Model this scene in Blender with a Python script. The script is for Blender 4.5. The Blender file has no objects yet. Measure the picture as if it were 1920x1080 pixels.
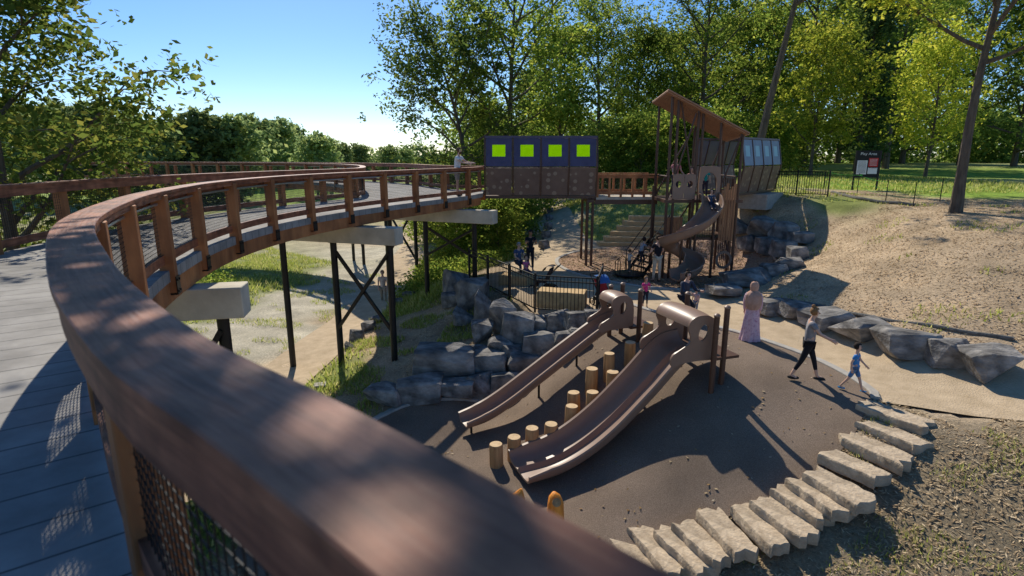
import bpy, bmesh, math, random
import numpy as np
from mathutils import Vector, Matrix, geometry, noise
random.seed(7); rng = np.random.default_rng(7)
scene = bpy.context.scene; COL = scene.collection
V = Vector
# ---------------------------------------------------------------- camera
CAM = V((0, 0, 4.85)); F = 1079.0; TH = math.atan(250/1079)
cd = bpy.data.cameras.new('camera'); cam = bpy.data.objects.new('camera', cd); COL.objects.link(cam)
cam.location = CAM; cam.rotation_euler = (math.pi/2-TH, 0, 0)
cd.sensor_width = 36; cd.lens = F/1920*36; cd.clip_start = .05; cd.clip_end = 4000
cd.dof.use_dof = True; cd.dof.focus_distance = 17; cd.dof.aperture_fstop = 2.2
scene.camera = cam
scene.view_settings.view_transform = 'Standard'
def ray(px, py):
    u = (px-960)/F; v = (540-py)/F
    return V((u, math.cos(TH)+v*math.sin(TH), -math.sin(TH)+v*math.cos(TH)))
def PZ(px, py, z):
    r = ray(px, py); t = (z-CAM.z)/r.z; return CAM+r*t
def PD(px, py, d):
    r = ray(px, py); return CAM+r*(d/r.y)
# ---------------------------------------------------------------- materials
def mat(name, c1, c2=None, scale=4, rough=.8, bump=0, metal=0, stretch=None, coord='Object', detail=6, bscale=None, spec=.3, c3=None, blotch=None):
    m = bpy.data.materials.new(name); m.use_nodes = True
    n = m.node_tree.nodes; l = m.node_tree.links; b = n['Principled BSDF']
    b.inputs['Roughness'].default_value = rough; b.inputs['Metallic'].default_value = metal
    b.inputs['Specular IOR Level'].default_value = spec
    if c2 is None: c2 = tuple(x*.7 for x in c1)
    tc = n.new('ShaderNodeTexCoord'); mp = n.new('ShaderNodeMapping'); l.new(tc.outputs[coord], mp.inputs[0])
    if stretch: mp.inputs['Scale'].default_value = stretch
    nz = n.new('ShaderNodeTexNoise'); nz.inputs['Scale'].default_value = scale; nz.inputs['Detail'].default_value = detail
    nz.inputs['Roughness'].default_value = .65
    l.new(mp.outputs[0], nz.inputs['Vector'])
    cr = n.new('ShaderNodeValToRGB'); cr.color_ramp.elements[0].position = .32; cr.color_ramp.elements[1].position = .68
    cr.color_ramp.elements[0].color = (*c2, 1); cr.color_ramp.elements[1].color = (*c1, 1)
    if c3: e = cr.color_ramp.elements.new(.5); e.color = (*c3, 1)
    l.new(nz.outputs[0], cr.inputs[0]); src = cr.outputs[0]
    if blotch:
        n3 = n.new('ShaderNodeTexNoise'); n3.inputs['Scale'].default_value = blotch[0]; n3.inputs['Detail'].default_value = 5; l.new(tc.outputs['Object'], n3.inputs['Vector'])
        mr = n.new('ShaderNodeMapRange'); mr.inputs['From Min'].default_value = .35; mr.inputs['From Max'].default_value = .65; mr.inputs['To Min'].default_value = blotch[1]; mr.inputs['To Max'].default_value = blotch[2]; l.new(n3.outputs[0], mr.inputs[0])
        vm = n.new('ShaderNodeVectorMath'); vm.operation = 'SCALE'; l.new(src, vm.inputs[0]); l.new(mr.outputs[0], vm.inputs['Scale']); src = vm.outputs[0]
    l.new(src, b.inputs['Base Color'])
    if bump:
        nb = n.new('ShaderNodeTexNoise'); nb.inputs['Scale'].default_value = bscale or scale*3; nb.inputs['Detail'].default_value = 8
        l.new(mp.outputs[0], nb.inputs['Vector'])
        bp = n.new('ShaderNodeBump'); bp.inputs['Strength'].default_value = bump; bp.inputs['Distance'].default_value = .05
        l.new(nb.outputs[0], bp.inputs['Height']); l.new(bp.outputs[0], b.inputs['Normal'])
    return m
def leafmat(name, ca, cb, cc, tr=.5, gain=1.75):
    ca, cb, cc = [tuple(min(.8, x*gain) for x in c) for c in (ca, cb, cc)]
    m = bpy.data.materials.new(name); m.use_nodes = True
    n = m.node_tree.nodes; l = m.node_tree.links; n.remove(n['Principled BSDF']); out = n['Material Output']
    g = n.new('ShaderNodeNewGeometry'); cr = n.new('ShaderNodeValToRGB')
    cr.color_ramp.elements[0].color = (*ca, 1); cr.color_ramp.elements[1].color = (*cc, 1)
    e = cr.color_ramp.elements.new(.55); e.color = (*cb, 1)
    l.new(g.outputs['Random Per Island'], cr.inputs[0])
    oi = n.new('ShaderNodeObjectInfo'); hs = n.new('ShaderNodeHueSaturation')
    mr = n.new('ShaderNodeMapRange'); mr.inputs['To Min'].default_value = .75; mr.inputs['To Max'].default_value = 1.25
    l.new(oi.outputs['Random'], mr.inputs[0]); l.new(mr.outputs[0], hs.inputs['Value'])
    l.new(cr.outputs[0], hs.inputs['Color'])
    d = n.new('ShaderNodeBsdfDiffuse'); t = n.new('ShaderNodeBsdfTranslucent'); mx = n.new('ShaderNodeMixShader'); mx.inputs[0].default_value = tr
    ht = n.new('ShaderNodeHueSaturation'); ht.inputs['Value'].default_value = 1.8; ht.inputs['Hue'].default_value = .488; ht.inputs['Saturation'].default_value = 1.0
    l.new(hs.outputs[0], ht.inputs['Color'])
    l.new(hs.outputs[0], d.inputs[0]); l.new(ht.outputs[0], t.inputs[0]); l.new(d.outputs[0], mx.inputs[1]); l.new(t.outputs[0], mx.inputs[2])
    l.new(mx.outputs[0], out.inputs[0]); return m
MT = {}
MT['wood'] = mat('stained_timber', (.50,.205,.075), (.28,.105,.042), 3, .6, .25, stretch=(1,1,.25), blotch=(1.5,.75,1.2))
MT['cap'] = mat('cap_timber', (.46,.185,.095), (.17,.058,.032), 1.0, .55, .12, coord='UV', stretch=(1.1,13,1), c3=(.33,.122,.064), bscale=3, spec=.3, detail=4, blotch=(5,.58,1.15))
MT['conc'] = mat('concrete', (.62,.56,.45), (.50,.44,.34), 2.5, .85, .15, blotch=(1.2,.8,1.1))
MT['steel'] = mat('dark_steel', (.033,.029,.026), (.02,.018,.016), 3, .45, metal=.3)
MT['brownsteel'] = mat('brown_steel', (.125,.064,.042), (.085,.044,.03), 3, .4)
MT['pipe'] = mat('galvanised_pipe', (.55,.55,.55), (.4,.4,.4), 5, .35, metal=.8)
MT['plastic'] = mat('brown_plastic', (.30,.188,.13), (.255,.158,.11), 1.5, .42, spec=.38)
MT['rubber'] = mat('rubber_granule', (.33,.25,.185), (.14,.102,.076), 60, .94, .5, bscale=150, c3=(.235,.175,.13), blotch=(.7,.8,1.12), spec=.15)
MT['sand'] = mat('compacted_sand', (.58,.445,.29), (.42,.315,.195), 2.2, .95, .5, bscale=30, c3=(.50,.38,.245))
MT['chips'] = mat('wood_chips', (.60,.39,.27), (.25,.145,.09), 26, .95, .9, bscale=40, c3=(.43,.27,.18))
MT['kerb'] = mat('kerb_concrete', (.46,.43,.38), (.34,.31,.27), 6, .9, .2)
MT['rock'] = mat('granite_boulder', (.40,.37,.335), (.12,.112,.105), 2.6, .88, .8, bscale=9, c3=(.245,.23,.213), blotch=(1.4,.6,1.15), spec=.2)
MT['lime'] = mat('limestone', (.60,.475,.33), (.36,.27,.18), 5, .9, .6, bscale=14, c3=(.49,.385,.27), blotch=(2,.75,1.1))
MT['limeside'] = mat('yellow_limestone', (.66,.46,.23), (.46,.30,.14), 5, .9, .5)
MT['log'] = mat('peeled_log', (.58,.34,.15), (.29,.155,.065), 3, .7, .5, stretch=(3,3,.4))
MT['logtop'] = mat('cut_log_face', (.70,.51,.30), (.50,.34,.18), 9, .8, .2)
MT['orangelog'] = mat('varnished_orange_log', (.95,.38,.06), (.62,.19,.025), 3, .4, .3, stretch=(3,3,.4))
MT['bark'] = mat('bark', (.18,.14,.10), (.075,.056,.043), 4, .95, .8, stretch=(2,2,.4))
MT['purple'] = mat('dark_violet_panel', (.10,.078,.15), (.065,.05,.10), 2, .4, spec=.4)
MT['palepanel'] = mat('blue_grey_panel', (.20,.235,.32), (.145,.17,.25), 2, .35, spec=.5)
MT['palewin'] = mat('pale_cyan_acrylic', (.30,.50,.56), (.25,.43,.50), 2, .3, spec=.5)
MT['black'] = mat('black_metal', (.015,.015,.015), (.009,.009,.009), 5, .5)
MT['white'] = mat('white_panel', (.8,.8,.78), (.75,.75,.73), 5, .5)
MT['red'] = mat('red_panel', (.6,.03,.02), (.5,.02,.02), 5, .5)
MT['green'] = mat('green_panel', (.05,.4,.05), (.04,.3,.04), 5, .5)
MT['plank'] = mat('brown_plank', (.42,.21,.10), (.26,.12,.06), 3, .7, .3, stretch=(8,8,.4))
MT['roof'] = mat('ribbed_roof', (.44,.24,.145), (.31,.165,.10), 3, .6, .3, stretch=(1,12,1))
def perf():
    m = mat('perforated_brown_panel', (.21,.135,.10), (.155,.095,.072), 2, .45)
    n = m.node_tree.nodes; l = m.node_tree.links; b = n['Principled BSDF']; cr = b.inputs['Base Color'].links[0].from_socket
    tc = n.new('ShaderNodeTexCoord'); mp=n.new('ShaderNodeMapping'); mp.inputs['Scale'].default_value=(1,.02,1); l.new(tc.outputs['Object'],mp.inputs[0]); vo = n.new('ShaderNodeTexVoronoi'); vo.inputs['Scale'].default_value = 3.4; vo.inputs['Randomness'].default_value = .4
    l.new(mp.outputs[0], vo.inputs['Vector'])
    r2 = n.new('ShaderNodeValToRGB'); r2.color_ramp.interpolation = 'CONSTANT'; r2.color_ramp.elements[0].color = (1,1,1,1); r2.color_ramp.elements[1].color = (0,0,0,1); r2.color_ramp.elements[1].position = .33
    l.new(vo.outputs['Distance'], r2.inputs[0])
    mx = n.new('ShaderNodeMix'); mx.data_type = 'RGBA'; l.new(r2.outputs[0], mx.inputs[0]); l.new(cr, mx.inputs[6]); mx.inputs[7].default_value = (.31,.23,.165,1)
    l.new(mx.outputs[2], b.inputs['Base Color']); return m
MT['perf'] = perf()
def limewin():
    m = bpy.data.materials.new('lime_acrylic'); m.use_nodes = True; n = m.node_tree.nodes; l = m.node_tree.links
    n.remove(n['Principled BSDF']); d = n.new('ShaderNodeBsdfDiffuse'); t = n.new('ShaderNodeBsdfTranslucent'); mx = n.new('ShaderNodeMixShader'); mx.inputs[0].default_value = .7
    nz = n.new('ShaderNodeTexNoise'); nz.inputs['Scale'].default_value = 3; cr = n.new('ShaderNodeValToRGB'); cr.color_ramp.elements[0].color = (.48,.74,.01,1); cr.color_ramp.elements[1].color = (.56,.84,.02,1)
    l.new(nz.outputs[0], cr.inputs[0]); l.new(cr.outputs[0], d.inputs[0]); l.new(cr.outputs[0], t.inputs[0])
    l.new(d.outputs[0], mx.inputs[1]); l.new(t.outputs[0], mx.inputs[2]); l.new(mx.outputs[0], n['Material Output'].inputs[0]); return m
MT['limewin'] = limewin()
def deckmat():
    m = mat('concrete_deck_planks', (.38,.36,.335), (.28,.265,.245), 3, .85, .1, blotch=(1.2,.75,1.1), spec=.15)
    n = m.node_tree.nodes; l = m.node_tree.links; b = n['Principled BSDF']; cr = b.inputs['Base Color'].links[0].from_socket
    uv = n.new('ShaderNodeTexCoord'); sp = n.new('ShaderNodeSeparateXYZ'); l.new(uv.outputs['UV'], sp.inputs[0])
    a = n.new('ShaderNodeMath'); a.operation = 'MODULO'; a.inputs[1].default_value = .32; l.new(sp.outputs[0], a.inputs[0])
    c = n.new('ShaderNodeMath'); c.operation = 'LESS_THAN'; c.inputs[1].default_value = .014; l.new(a.outputs[0], c.inputs[0])
    mx = n.new('ShaderNodeMix'); mx.data_type = 'RGBA'; l.new(c.outputs[0], mx.inputs[0]); l.new(cr, mx.inputs[6]); mx.inputs[7].default_value = (.10,.10,.10,1)
    l.new(mx.outputs[2], b.inputs['Base Color']); return m
MT['deck'] = deckmat()
L_A = leafmat('leaf_mid_green', (.042,.075,.013), (.085,.125,.02), (.155,.17,.03), .56, 1.95)
L_B = leafmat('leaf_deep_green', (.03,.056,.014), (.062,.096,.02), (.115,.135,.028), .52, 1.85)
L_C = leafmat('leaf_dark_green', (.022,.042,.016), (.045,.075,.022), (.075,.10,.032), .45, 1.8)
L_D = leafmat('leaf_yellow_green', (.085,.12,.014), (.14,.165,.02), (.22,.215,.028), .5, 1.95)
L_E = leafmat('leaf_far_haze_green', (.07,.10,.045), (.10,.135,.05), (.15,.17,.06), .45, 2.0)  # paler greens for far trees, distance haze put into the leaf colour
L_N = leafmat('leaf_near_green', (.03,.055,.012), (.06,.09,.018), (.13,.13,.025), .5, 1.6)
L_G = leafmat('grass_blade', (.10,.135,.025), (.155,.18,.04), (.27,.25,.10), .5, 1.6)
L_S = leafmat('dry_straw', (.20,.14,.08), (.38,.28,.17), (.5,.4,.26), .1, 1.2)
L_F = leafmat('fallen_leaf', (.20,.12,.05), (.32,.22,.10), (.5,.42,.3), .1, 1.1)
# ---------------------------------------------------------------- mesh builder
ORG = {}
def finish(o, label, cat, group=None, kind=None):
    o['label'] = label; o['category'] = cat
    if group: o['group'] = group
    if kind: o['kind'] = kind
    return o
def empty(name, label, cat, loc, group=None, rot=0):
    o = bpy.data.objects.new(name, None); COL.objects.link(o); o.location = loc; o.rotation_euler = (0,0,rot)
    o.empty_display_size = .2; ORG[o] = V(loc); return finish(o, label, cat, group)
class MB:
    def __init__(s): s.v = []; s.f = []; s.uv = []
    def add(s, vs, fs, uv=None):
        b = len(s.v); s.v += [tuple(p) for p in vs]; s.f += [tuple(i+b for i in f) for f in fs]
        s.uv += (uv if uv else [(0,0)]*len(vs))
    def box(s, c, size, rot=0):
        hx, hy, hz = [q/2 for q in size]; ca, sa = math.cos(rot), math.sin(rot); vs = []
        for z in (-hz,hz):
            for x,y in ((-hx,-hy),(hx,-hy),(hx,hy),(-hx,hy)):
                vs.append((c[0]+x*ca-y*sa, c[1]+x*sa+y*ca, c[2]+z))
        s.add(vs, [(3,2,1,0),(4,5,6,7),(0,1,5,4),(1,2,6,5),(2,3,7,6),(3,0,4,7)])
    def beam(s, a, b, w, h, up=V((0,0,1))):
        a = V(a); b = V(b); d = (b-a).normalized(); r = d.cross(up)
        if r.length < 1e-3: r = d.cross(V((0,1,0)))
        r.normalize(); u = r.cross(d); vs = []
        for p in (a,b):
            for x,y in ((-1,-1),(1,-1),(1,1),(-1,1)): vs.append(p+r*x*w/2+u*y*h/2)
        s.add(vs, [(0,1,2,3),(7,6,5,4),(0,4,5,1),(1,5,6,2),(2,6,7,3),(3,7,4,0)])
    def tube(s, pts, r, n=8, cap=True):
        pts = [V(p) for p in pts]; N = len(pts)
        if not isinstance(r, (list,tuple)): r = [r]*N
        vs = []; fs = []; prev = None
        for i,p in enumerate(pts):
            d = (pts[min(i+1,N-1)]-pts[max(i-1,0)]).normalized()
            if prev is None: a = d.orthogonal().normalized()
            else:
                a = prev-d*prev.dot(d)
                a = a.normalized() if a.length > 1e-4 else d.orthogonal().normalized()
            prev = a; b = d.cross(a)
            for k in range(n):
                t = 2*math.pi*k/n; vs.append(p+(a*math.cos(t)+b*math.sin(t))*r[i])
        for i in range(N-1):
            for k in range(n):
                k2 = (k+1)%n; fs.append((i*n+k, i*n+k2, (i+1)*n+k2, (i+1)*n+k))
        if cap: fs.append(tuple(range(n-1,-1,-1))); fs.append(tuple(range((N-1)*n, N*n)))
        s.add(vs, fs)
    def sweep(s, pts, prof, up=None, uv=False, closed_prof=True, scales=None):
        pts = [V(p) for p in pts]; N = len(pts); n = len(prof); vs = []; fs = []; uvs = []; L = 0
        per = [0]
        for k in range(n): a = prof[k]; b = prof[(k+1)%n]; per.append(per[-1]+math.hypot(a[0]-b[0], a[1]-b[1]))
        for i,p in enumerate(pts):
            d = (pts[min(i+1,N-1)]-pts[max(i-1,0)]).normalized()
            r = d.cross(V((0,0,1))).normalized(); u = r.cross(d) if up is None else up
            if i: L += (pts[i]-pts[i-1]).length
            pf = prof if scales is None else scales(i/(N-1))
            for k in range(n):
                vs.append(p+r*pf[k][0]+u*pf[k][1]); uvs.append((L, per[k]))
        m = n if closed_prof else n-1
        for i in range(N-1):
            for k in range(m):
                k2 = (k+1)%n; fs.append((i*n+k, i*n+k2, (i+1)*n+k2, (i+1)*n+k))
        if closed_prof: fs.append(tuple(range(n-1,-1,-1))); fs.append(tuple(range((N-1)*n, N*n)))
        s.add(vs, fs, uvs if uv else None)
    def slab(s, pts, nrm, th):
        pts = [V(p) for p in pts]; nrm = V(nrm).normalized()*th; n = len(pts)
        s.add(pts+[p+nrm for p in pts], [tuple(range(n-1,-1,-1)), tuple(range(n,2*n))]+[(i,(i+1)%n,(i+1)%n+n,i+n) for i in range(n)])
    def ring(s, outer, inner, nrm, th):
        o = [V(p) for p in outer]; q = [V(p) for p in inner]; nrm = V(nrm).normalized()*th; n = len(o)
        vs = o+q+[p+nrm for p in o]+[p+nrm for p in q]; fs = []
        for i in range(n):
            j = (i+1)%n
            fs += [(i,j,n+j,n+i),(2*n+i,3*n+i,3*n+j,2*n+j),(i,2*n+i,2*n+j,j),(n+i,n+j,3*n+j,3*n+i)]
        s.add(vs, fs)
    def ell(s, c, r, nu=12, nv=8, keep=None):
        vs = []; fs = []
        for i in range(nv+1):
            ph = math.pi*i/nv
            for k in range(nu):
                t = 2*math.pi*k/nu; vs.append(V((c[0]+r[0]*math.sin(ph)*math.cos(t), c[1]+r[1]*math.sin(ph)*math.sin(t), c[2]+r[2]*math.cos(ph))))
        for i in range(nv):
            for k in range(nu):
                q = (i*nu+k, (i+1)*nu+k, (i+1)*nu+(k+1)%nu, i*nu+(k+1)%nu)
                cc = (vs[q[0]]+vs[q[1]]+vs[q[2]]+vs[q[3]])/4
                if keep is None or keep(cc): fs.append(q)
        s.add(vs, fs)
    def lathe(s, c, prof, n=20, axis='z'):
        vs = []; fs = []; m = len(prof)
        for r,z in prof:
            for k in range(n):
                t = 2*math.pi*k/n; a = r*math.cos(t); b = r*math.sin(t)
                vs.append((c[0]+a, c[1]+b, c[2]+z) if axis=='z' else (c[0]+z, c[1]+a, c[2]+b))
        for i in range(m-1):
            for k in range(n): fs.append((i*n+k, i*n+(k+1)%n, (i+1)*n+(k+1)%n, (i+1)*n+k))
        fs.append(tuple(range(n-1,-1,-1))); fs.append(tuple(range((m-1)*n, m*n))); s.add(vs, fs)
    def build(s, name, material, parent=None, origin=None, smooth=True, ang=35, bevel=0, fix=True):
        og = ORG.get(parent, V((0,0,0))) if parent is not None else (V(origin) if origin is not None else V((0,0,0)))
        me = bpy.data.meshes.new(name); me.from_pydata([(x-og.x, y-og.y, z-og.z) for x,y,z in s.v], [], s.f)
        if any(a != 0 or b != 0 for a,b in s.uv[:50]):
            ul = me.uv_layers.new(name='UVMap'); arr = np.array(s.uv, dtype=np.float32)
            li = np.zeros(len(me.loops), dtype=np.int32); me.loops.foreach_get('vertex_index', li); ul.data.foreach_set('uv', arr[li].ravel())
        if fix:
            bm = bmesh.new(); bm.from_mesh(me); bmesh.ops.recalc_face_normals(bm, faces=bm.faces); bm.to_mesh(me); bm.free()
        if smooth:
            me.polygons.foreach_set('use_smooth', [True]*len(me.polygons)); me.set_sharp_from_angle(angle=math.radians(ang))
        me.materials.append(material if not isinstance(material,str) else MT[material])
        o = bpy.data.objects.new(name, me); COL.objects.link(o)
        if parent is not None: o.parent = parent; ORG[o] = og
        else: o.location = og; ORG[o] = og
        if bevel: b = o.modifiers.new('bevel','BEVEL'); b.width = bevel; b.segments = 2; b.limit_method = 'ANGLE'
        return o
def copy_tree(o, parent=None):
    c = o.copy(); COL.objects.link(c)
    if parent is not None: c.parent = parent
    for ch in list(o.children): copy_tree(ch, c)
    return c
def catmull(P, k=8):
    P = [V(p) for p in P]; out = []; Q = [P[0]*2-P[1]]+P+[P[-1]*2-P[-2]]
    for i in range(1, len(Q)-2):
        a,b,c,d = Q[i-1:i+3]
        for j in range(k):
            t = j/k; out.append(.5*((2*b)+(c-a)*t+(2*a-5*b+4*c-d)*t*t+(3*b-a-3*c+d)*t**3))
    out.append(P[-1]); return out
def resample(P, step=None, n=None):
    L = [0]
    for i in range(1,len(P)): L.append(L[-1]+(P[i]-P[i-1]).length)
    if n is None: n = max(2, int(L[-1]/step)+1)
    out = []; j = 0
    for k in range(n):
        s = L[-1]*k/(n-1)
        while j < len(P)-2 and L[j+1] < s: j += 1
        t = (s-L[j])/max(1e-9, L[j+1]-L[j]); out.append(P[j].lerp(P[j+1], t))
    return out
def offset(P, d, z=None):
    out = []
    for i,p in enumerate(P):
        h = P[min(i+1,len(P)-1)]-P[max(i-1,0)]; h.z = 0; h.normalize(); q = V((p.x-h.y*d, p.y+h.x*d, p.z if z is None else z)); out.append(q)
    return out
ORDN = ['first','second','third','fourth','fifth','sixth','seventh','eighth','ninth','tenth','eleventh','twelfth','thirteenth','fourteenth','fifteenth','sixteenth','seventeenth','eighteenth','nineteenth','twentieth']
# ---------------------------------------------------------------- people
def skinmesh(vs, es, rs, sub=1):
    me = bpy.data.meshes.new('tmp'); me.from_pydata([tuple(v) for v in vs], es, []); o = bpy.data.objects.new('tmp', me); COL.objects.link(o)
    m = o.modifiers.new('s','SKIN'); m.use_smooth_shade = True
    for i,r in enumerate(rs): me.skin_vertices[0].data[i].radius = (r,r) if not isinstance(r,tuple) else r
    me.skin_vertices[0].data[0].use_root = True
    ss = o.modifiers.new('b','SUBSURF'); ss.levels = sub; ss.render_levels = sub
    dg = bpy.context.evaluated_depsgraph_get(); new = bpy.data.meshes.new_from_object(o.evaluated_get(dg))
    bpy.data.objects.remove(o); bpy.data.meshes.remove(me); return new
def addmesh(name, me, material, parent):
    me.name = name; me.materials.clear(); me.materials.append(material); o = bpy.data.objects.new(name, me); COL.objects.link(o); o.parent = parent; return o
cl = {}
def cloth(c, key=None):
    k = tuple(c)
    if k not in cl: cl[k] = mat('fabric', c, tuple(x*.75 for x in c), 12, .9, .2)
    return cl[k]
SK = mat('skin', (.66,.41,.30), (.58,.35,.25), 8, .55); SKD = mat('skin_tan', (.40,.22,.14), (.34,.18,.11), 8, .55)
def person(label, loc, head, H, shirt, pants, hair=(.04,.025,.015), skin=None, arms=((5,8,15),(5,8,15)), legs=((3,0),(-3,4)), lean=0, sleeve='short', trou='long', hairstyle='short', shoe=(.03,.03,.03), child=False, dress=None, cap=None, group=None, bow=0, zoff=0, cat='person', beard=None):
    skin = skin or SK; S = H/1.75; hs = 1.32 if child else 1.0; hf = math.radians(lean)
    root = empty('person', label, cat, loc, group); root.rotation_euler = (0,0,math.atan2(-head[0], head[1]))
    def T(p, up=True):
        x,y,z = p
        if up and hf:
            dz = z-.95; y2 = y*math.cos(hf)+dz*math.sin(hf); z2 = .95-y*math.sin(hf)+dz*math.cos(hf); return V((x,y2,z2))
        return V((x,y,z))
    J = {}
    J['pel'] = V((0,0,.95)); J['bel'] = T((0,.005,1.1)); J['chest'] = T((0,0,1.29)); J['nb'] = T((0,-.01,1.45))
    by = math.radians(bow)
    def hd(y,z):
        y2 = y*math.cos(by)+z*math.sin(by); z2 = -y*math.sin(by)+z*math.cos(by); return T((0,-.01+y2*hs,1.45+z2*hs))
    J['neck'] = hd(.01,.05); J['jaw'] = hd(.035,.12); J['sk'] = hd(.012,.195); J['cr'] = hd(0,.255)
    for s,k in ((-1,0),(1,1)):
        a,o,b = arms[k]; sh = T((s*.175,0,1.405)); aa = math.radians(a); oo = math.radians(o); bb = math.radians(a+b)
        el = sh+V((s*math.sin(oo)*.28, math.sin(aa)*.28*math.cos(oo), -math.cos(aa)*.28*math.cos(oo)))
        wr = el+V((-s*math.sin(oo)*.06, math.sin(bb)*.25, -math.cos(bb)*.25)); dr = (wr-el).normalized()
        J['sh%d'%k] = sh; J['el%d'%k] = el; J['wr%d'%k] = wr; J['pa%d'%k] = wr+dr*.07
        side = dr.cross(V((s,0,0))).normalized()
        for q in range(4):
            base = J['pa%d'%k]+side*(q-1.5)*.021+dr*.02; ln = (.036,.042,.039,.03)[q]; inn = V((-s,0,0))*.5
            J['f%d%da'%(k,q)] = base+dr*ln*.6; J['f%d%db'%(k,q)] = base+dr*ln*1.5+inn*ln
        J['th%da'%k] = wr+dr*.035-side*.04+V((-s*.008,0,0)); J['th%db'%k] = J['th%da'%k]+dr*.035-side*.012
        t,kn = legs[k]; t1 = math.radians(t); t2 = math.radians(t-kn); hp = V((s*.085,0,.9))
        kn_ = hp+V((s*.01, math.sin(t1)*.42, -math.cos(t1)*.42)); an = kn_+V((s*.005, math.sin(t2)*.41, -math.cos(t2)*.41))
        J['hp%d'%k] = hp; J['kn%d'%k] = kn_; J['an%d'%k] = an; J['to%d'%k] = an+V((s*.02,.13,-.04))
    low = min(J['an0'].z, J['an1'].z)-.08
    for k in J: J[k] = (J[k]-V((0,0,low)))*S
    if zoff: root.location.z += zoff
    vs=[];es=[];rs=[]; idx={}
    def addv(n, r, par=None):
        idx[n] = len(vs); vs.append(J[n]); rs.append(r*S)
        if par is not None: es.append((idx[par], idx[n]))
    addv('pel',.105); addv('bel',.10,'pel'); addv('chest',.115,'bel'); addv('nb',.06,'chest'); addv('neck',.048*hs,'nb'); addv('jaw',.058*hs,'neck'); addv('sk',.085*hs,'jaw'); addv('cr',.06*hs,'sk')
    for k in (0,1):
        addv('sh%d'%k,.055,'chest'); addv('el%d'%k,.04,'sh%d'%k); addv('wr%d'%k,.027,'el%d'%k); addv('pa%d'%k,.034,'wr%d'%k)
        for q in range(4): addv('f%d%da'%(k,q),.0095,'pa%d'%k); addv('f%d%db'%(k,q),.008,'f%d%da'%(k,q))
        addv('th%da'%k,.011,'wr%d'%k); addv('th%db'%k,.009,'th%da'%k)
        addv('hp%d'%k,.085,'pel'); addv('kn%d'%k,.055,'hp%d'%k); addv('an%d'%k,.036,'kn%d'%k); addv('to%d'%k,.03,'an%d'%k)
    addmesh('body', skinmesh(vs,es,rs), skin, root)
    def part(name, seq, m):
        vs=[];es=[];rs=[];ix={}
        for n,p,r,par in seq:
            ix[n]=len(vs); vs.append(p); rs.append(r*S)
            if par is not None: es.append((ix[par],ix[n]))
        return addmesh(name, skinmesh(vs,es,rs), m, root)
    fr = .62 if sleeve=='short' else 1.0
    seq=[('a',J['bel'],.125,None),('h',J['pel'].lerp(J['bel'],-.1),.13,'a'),('c',J['chest'],.138,'a'),('n',J['nb'].lerp(J['chest'],.15),.07,'c')]
    for k in (0,1):
        seq.append(('s%d'%k,J['sh%d'%k],.07,'c')); seq.append(('e%d'%k,J['sh%d'%k].lerp(J['el%d'%k],fr),.058,'s%d'%k))
        if sleeve=='long': seq.append(('w%d'%k,J['wr%d'%k],.04,'e%d'%k))
    part('shirt', seq, cloth(shirt))
    if not dress:
        seq=[('p',J['pel'],.122,None)]
        for k in (0,1):
            seq.append(('h%d'%k,J['hp%d'%k],.098,'p'))
            if trou=='long': seq += [('k%d'%k,J['kn%d'%k],.066,'h%d'%k),('a%d'%k,J['an%d'%k].lerp(J['kn%d'%k],.1),.05,'k%d'%k)]
            elif trou=='tight': seq += [('k%d'%k,J['kn%d'%k],.06,'h%d'%k),('a%d'%k,J['an%d'%k].lerp(J['kn%d'%k],.3),.043,'k%d'%k)]
            else: seq += [('k%d'%k,J['kn%d'%k].lerp(J['hp%d'%k],.12),.08,'h%d'%k)]
        part('trousers', seq, cloth(pants))
    for k in (0,1):
        mb = MB(); an = J['an%d'%k]; mb.ell((an.x, an.y+.055*S, an.z-.045*S), (.047*S,.13*S,.043*S), 10, 8); mb.build('shoe', cloth(shoe), None).parent = root
    c = J['sk']+V((0,-.012,.012))*S; R = .098*hs*S; mb = MB()
    if hairstyle != 'none':
        mb.ell(c, (R*.98,R*1.05,R*1.05), 14, 12, keep=lambda q: (q.y < c.y+.25*R) or (q.z > c.z+.5*R))
        if hairstyle=='bun': mb.ell(c+V((0,-.4*R,1.15*R)), (R*.42,R*.42,R*.42))
        if hairstyle=='long': mb.ell(c+V((0,-.55*R,-.9*R)), (R*.85,R*.5,R*1.6))
        mb.build('hair', cloth(hair), None).parent = root
    mb = MB()
    for s in (-1,1): mb.ell(J['sk']+V((s*.03*hs, .078*hs, -.012*hs))*S, (.010*S,.006*S,.007*S), 6, 4)
    mb.build('eyes', cloth((.02,.015,.01)), None).parent = root
    mb = MB(); mb.ell(J['sk']+V((0,.088*hs,-.03*hs))*S, (.012*S,.016*S,.018*S), 8, 6); mb.build('nose', skin, None).parent = root
    mb = MB(); mb.ell(J['jaw']+V((0,.052*hs,-.005))*S, (.02*S,.008*S,.006*S), 8, 4); mb.build('mouth', cloth((.35,.10,.09)), None).parent = root
    if beard: mb = MB(); mb.ell(J['jaw']+V((0,.02,-.02))*S, (.06*S,.06*S,.05*S)); mb.build('beard', cloth(beard), None).parent = root
    if cap:
        mb = MB(); mb.ell(c+V((0,0,.25*R)), (R*1.06,R*1.12,R*.95), 14, 10, keep=lambda q: q.z > c.z+.2*R); mb.ell(c+V((0,R*1.2,R*.45)), (R*.6,R*.6,R*.08)); mb.build('cap', cloth(cap), None).parent = root
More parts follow.
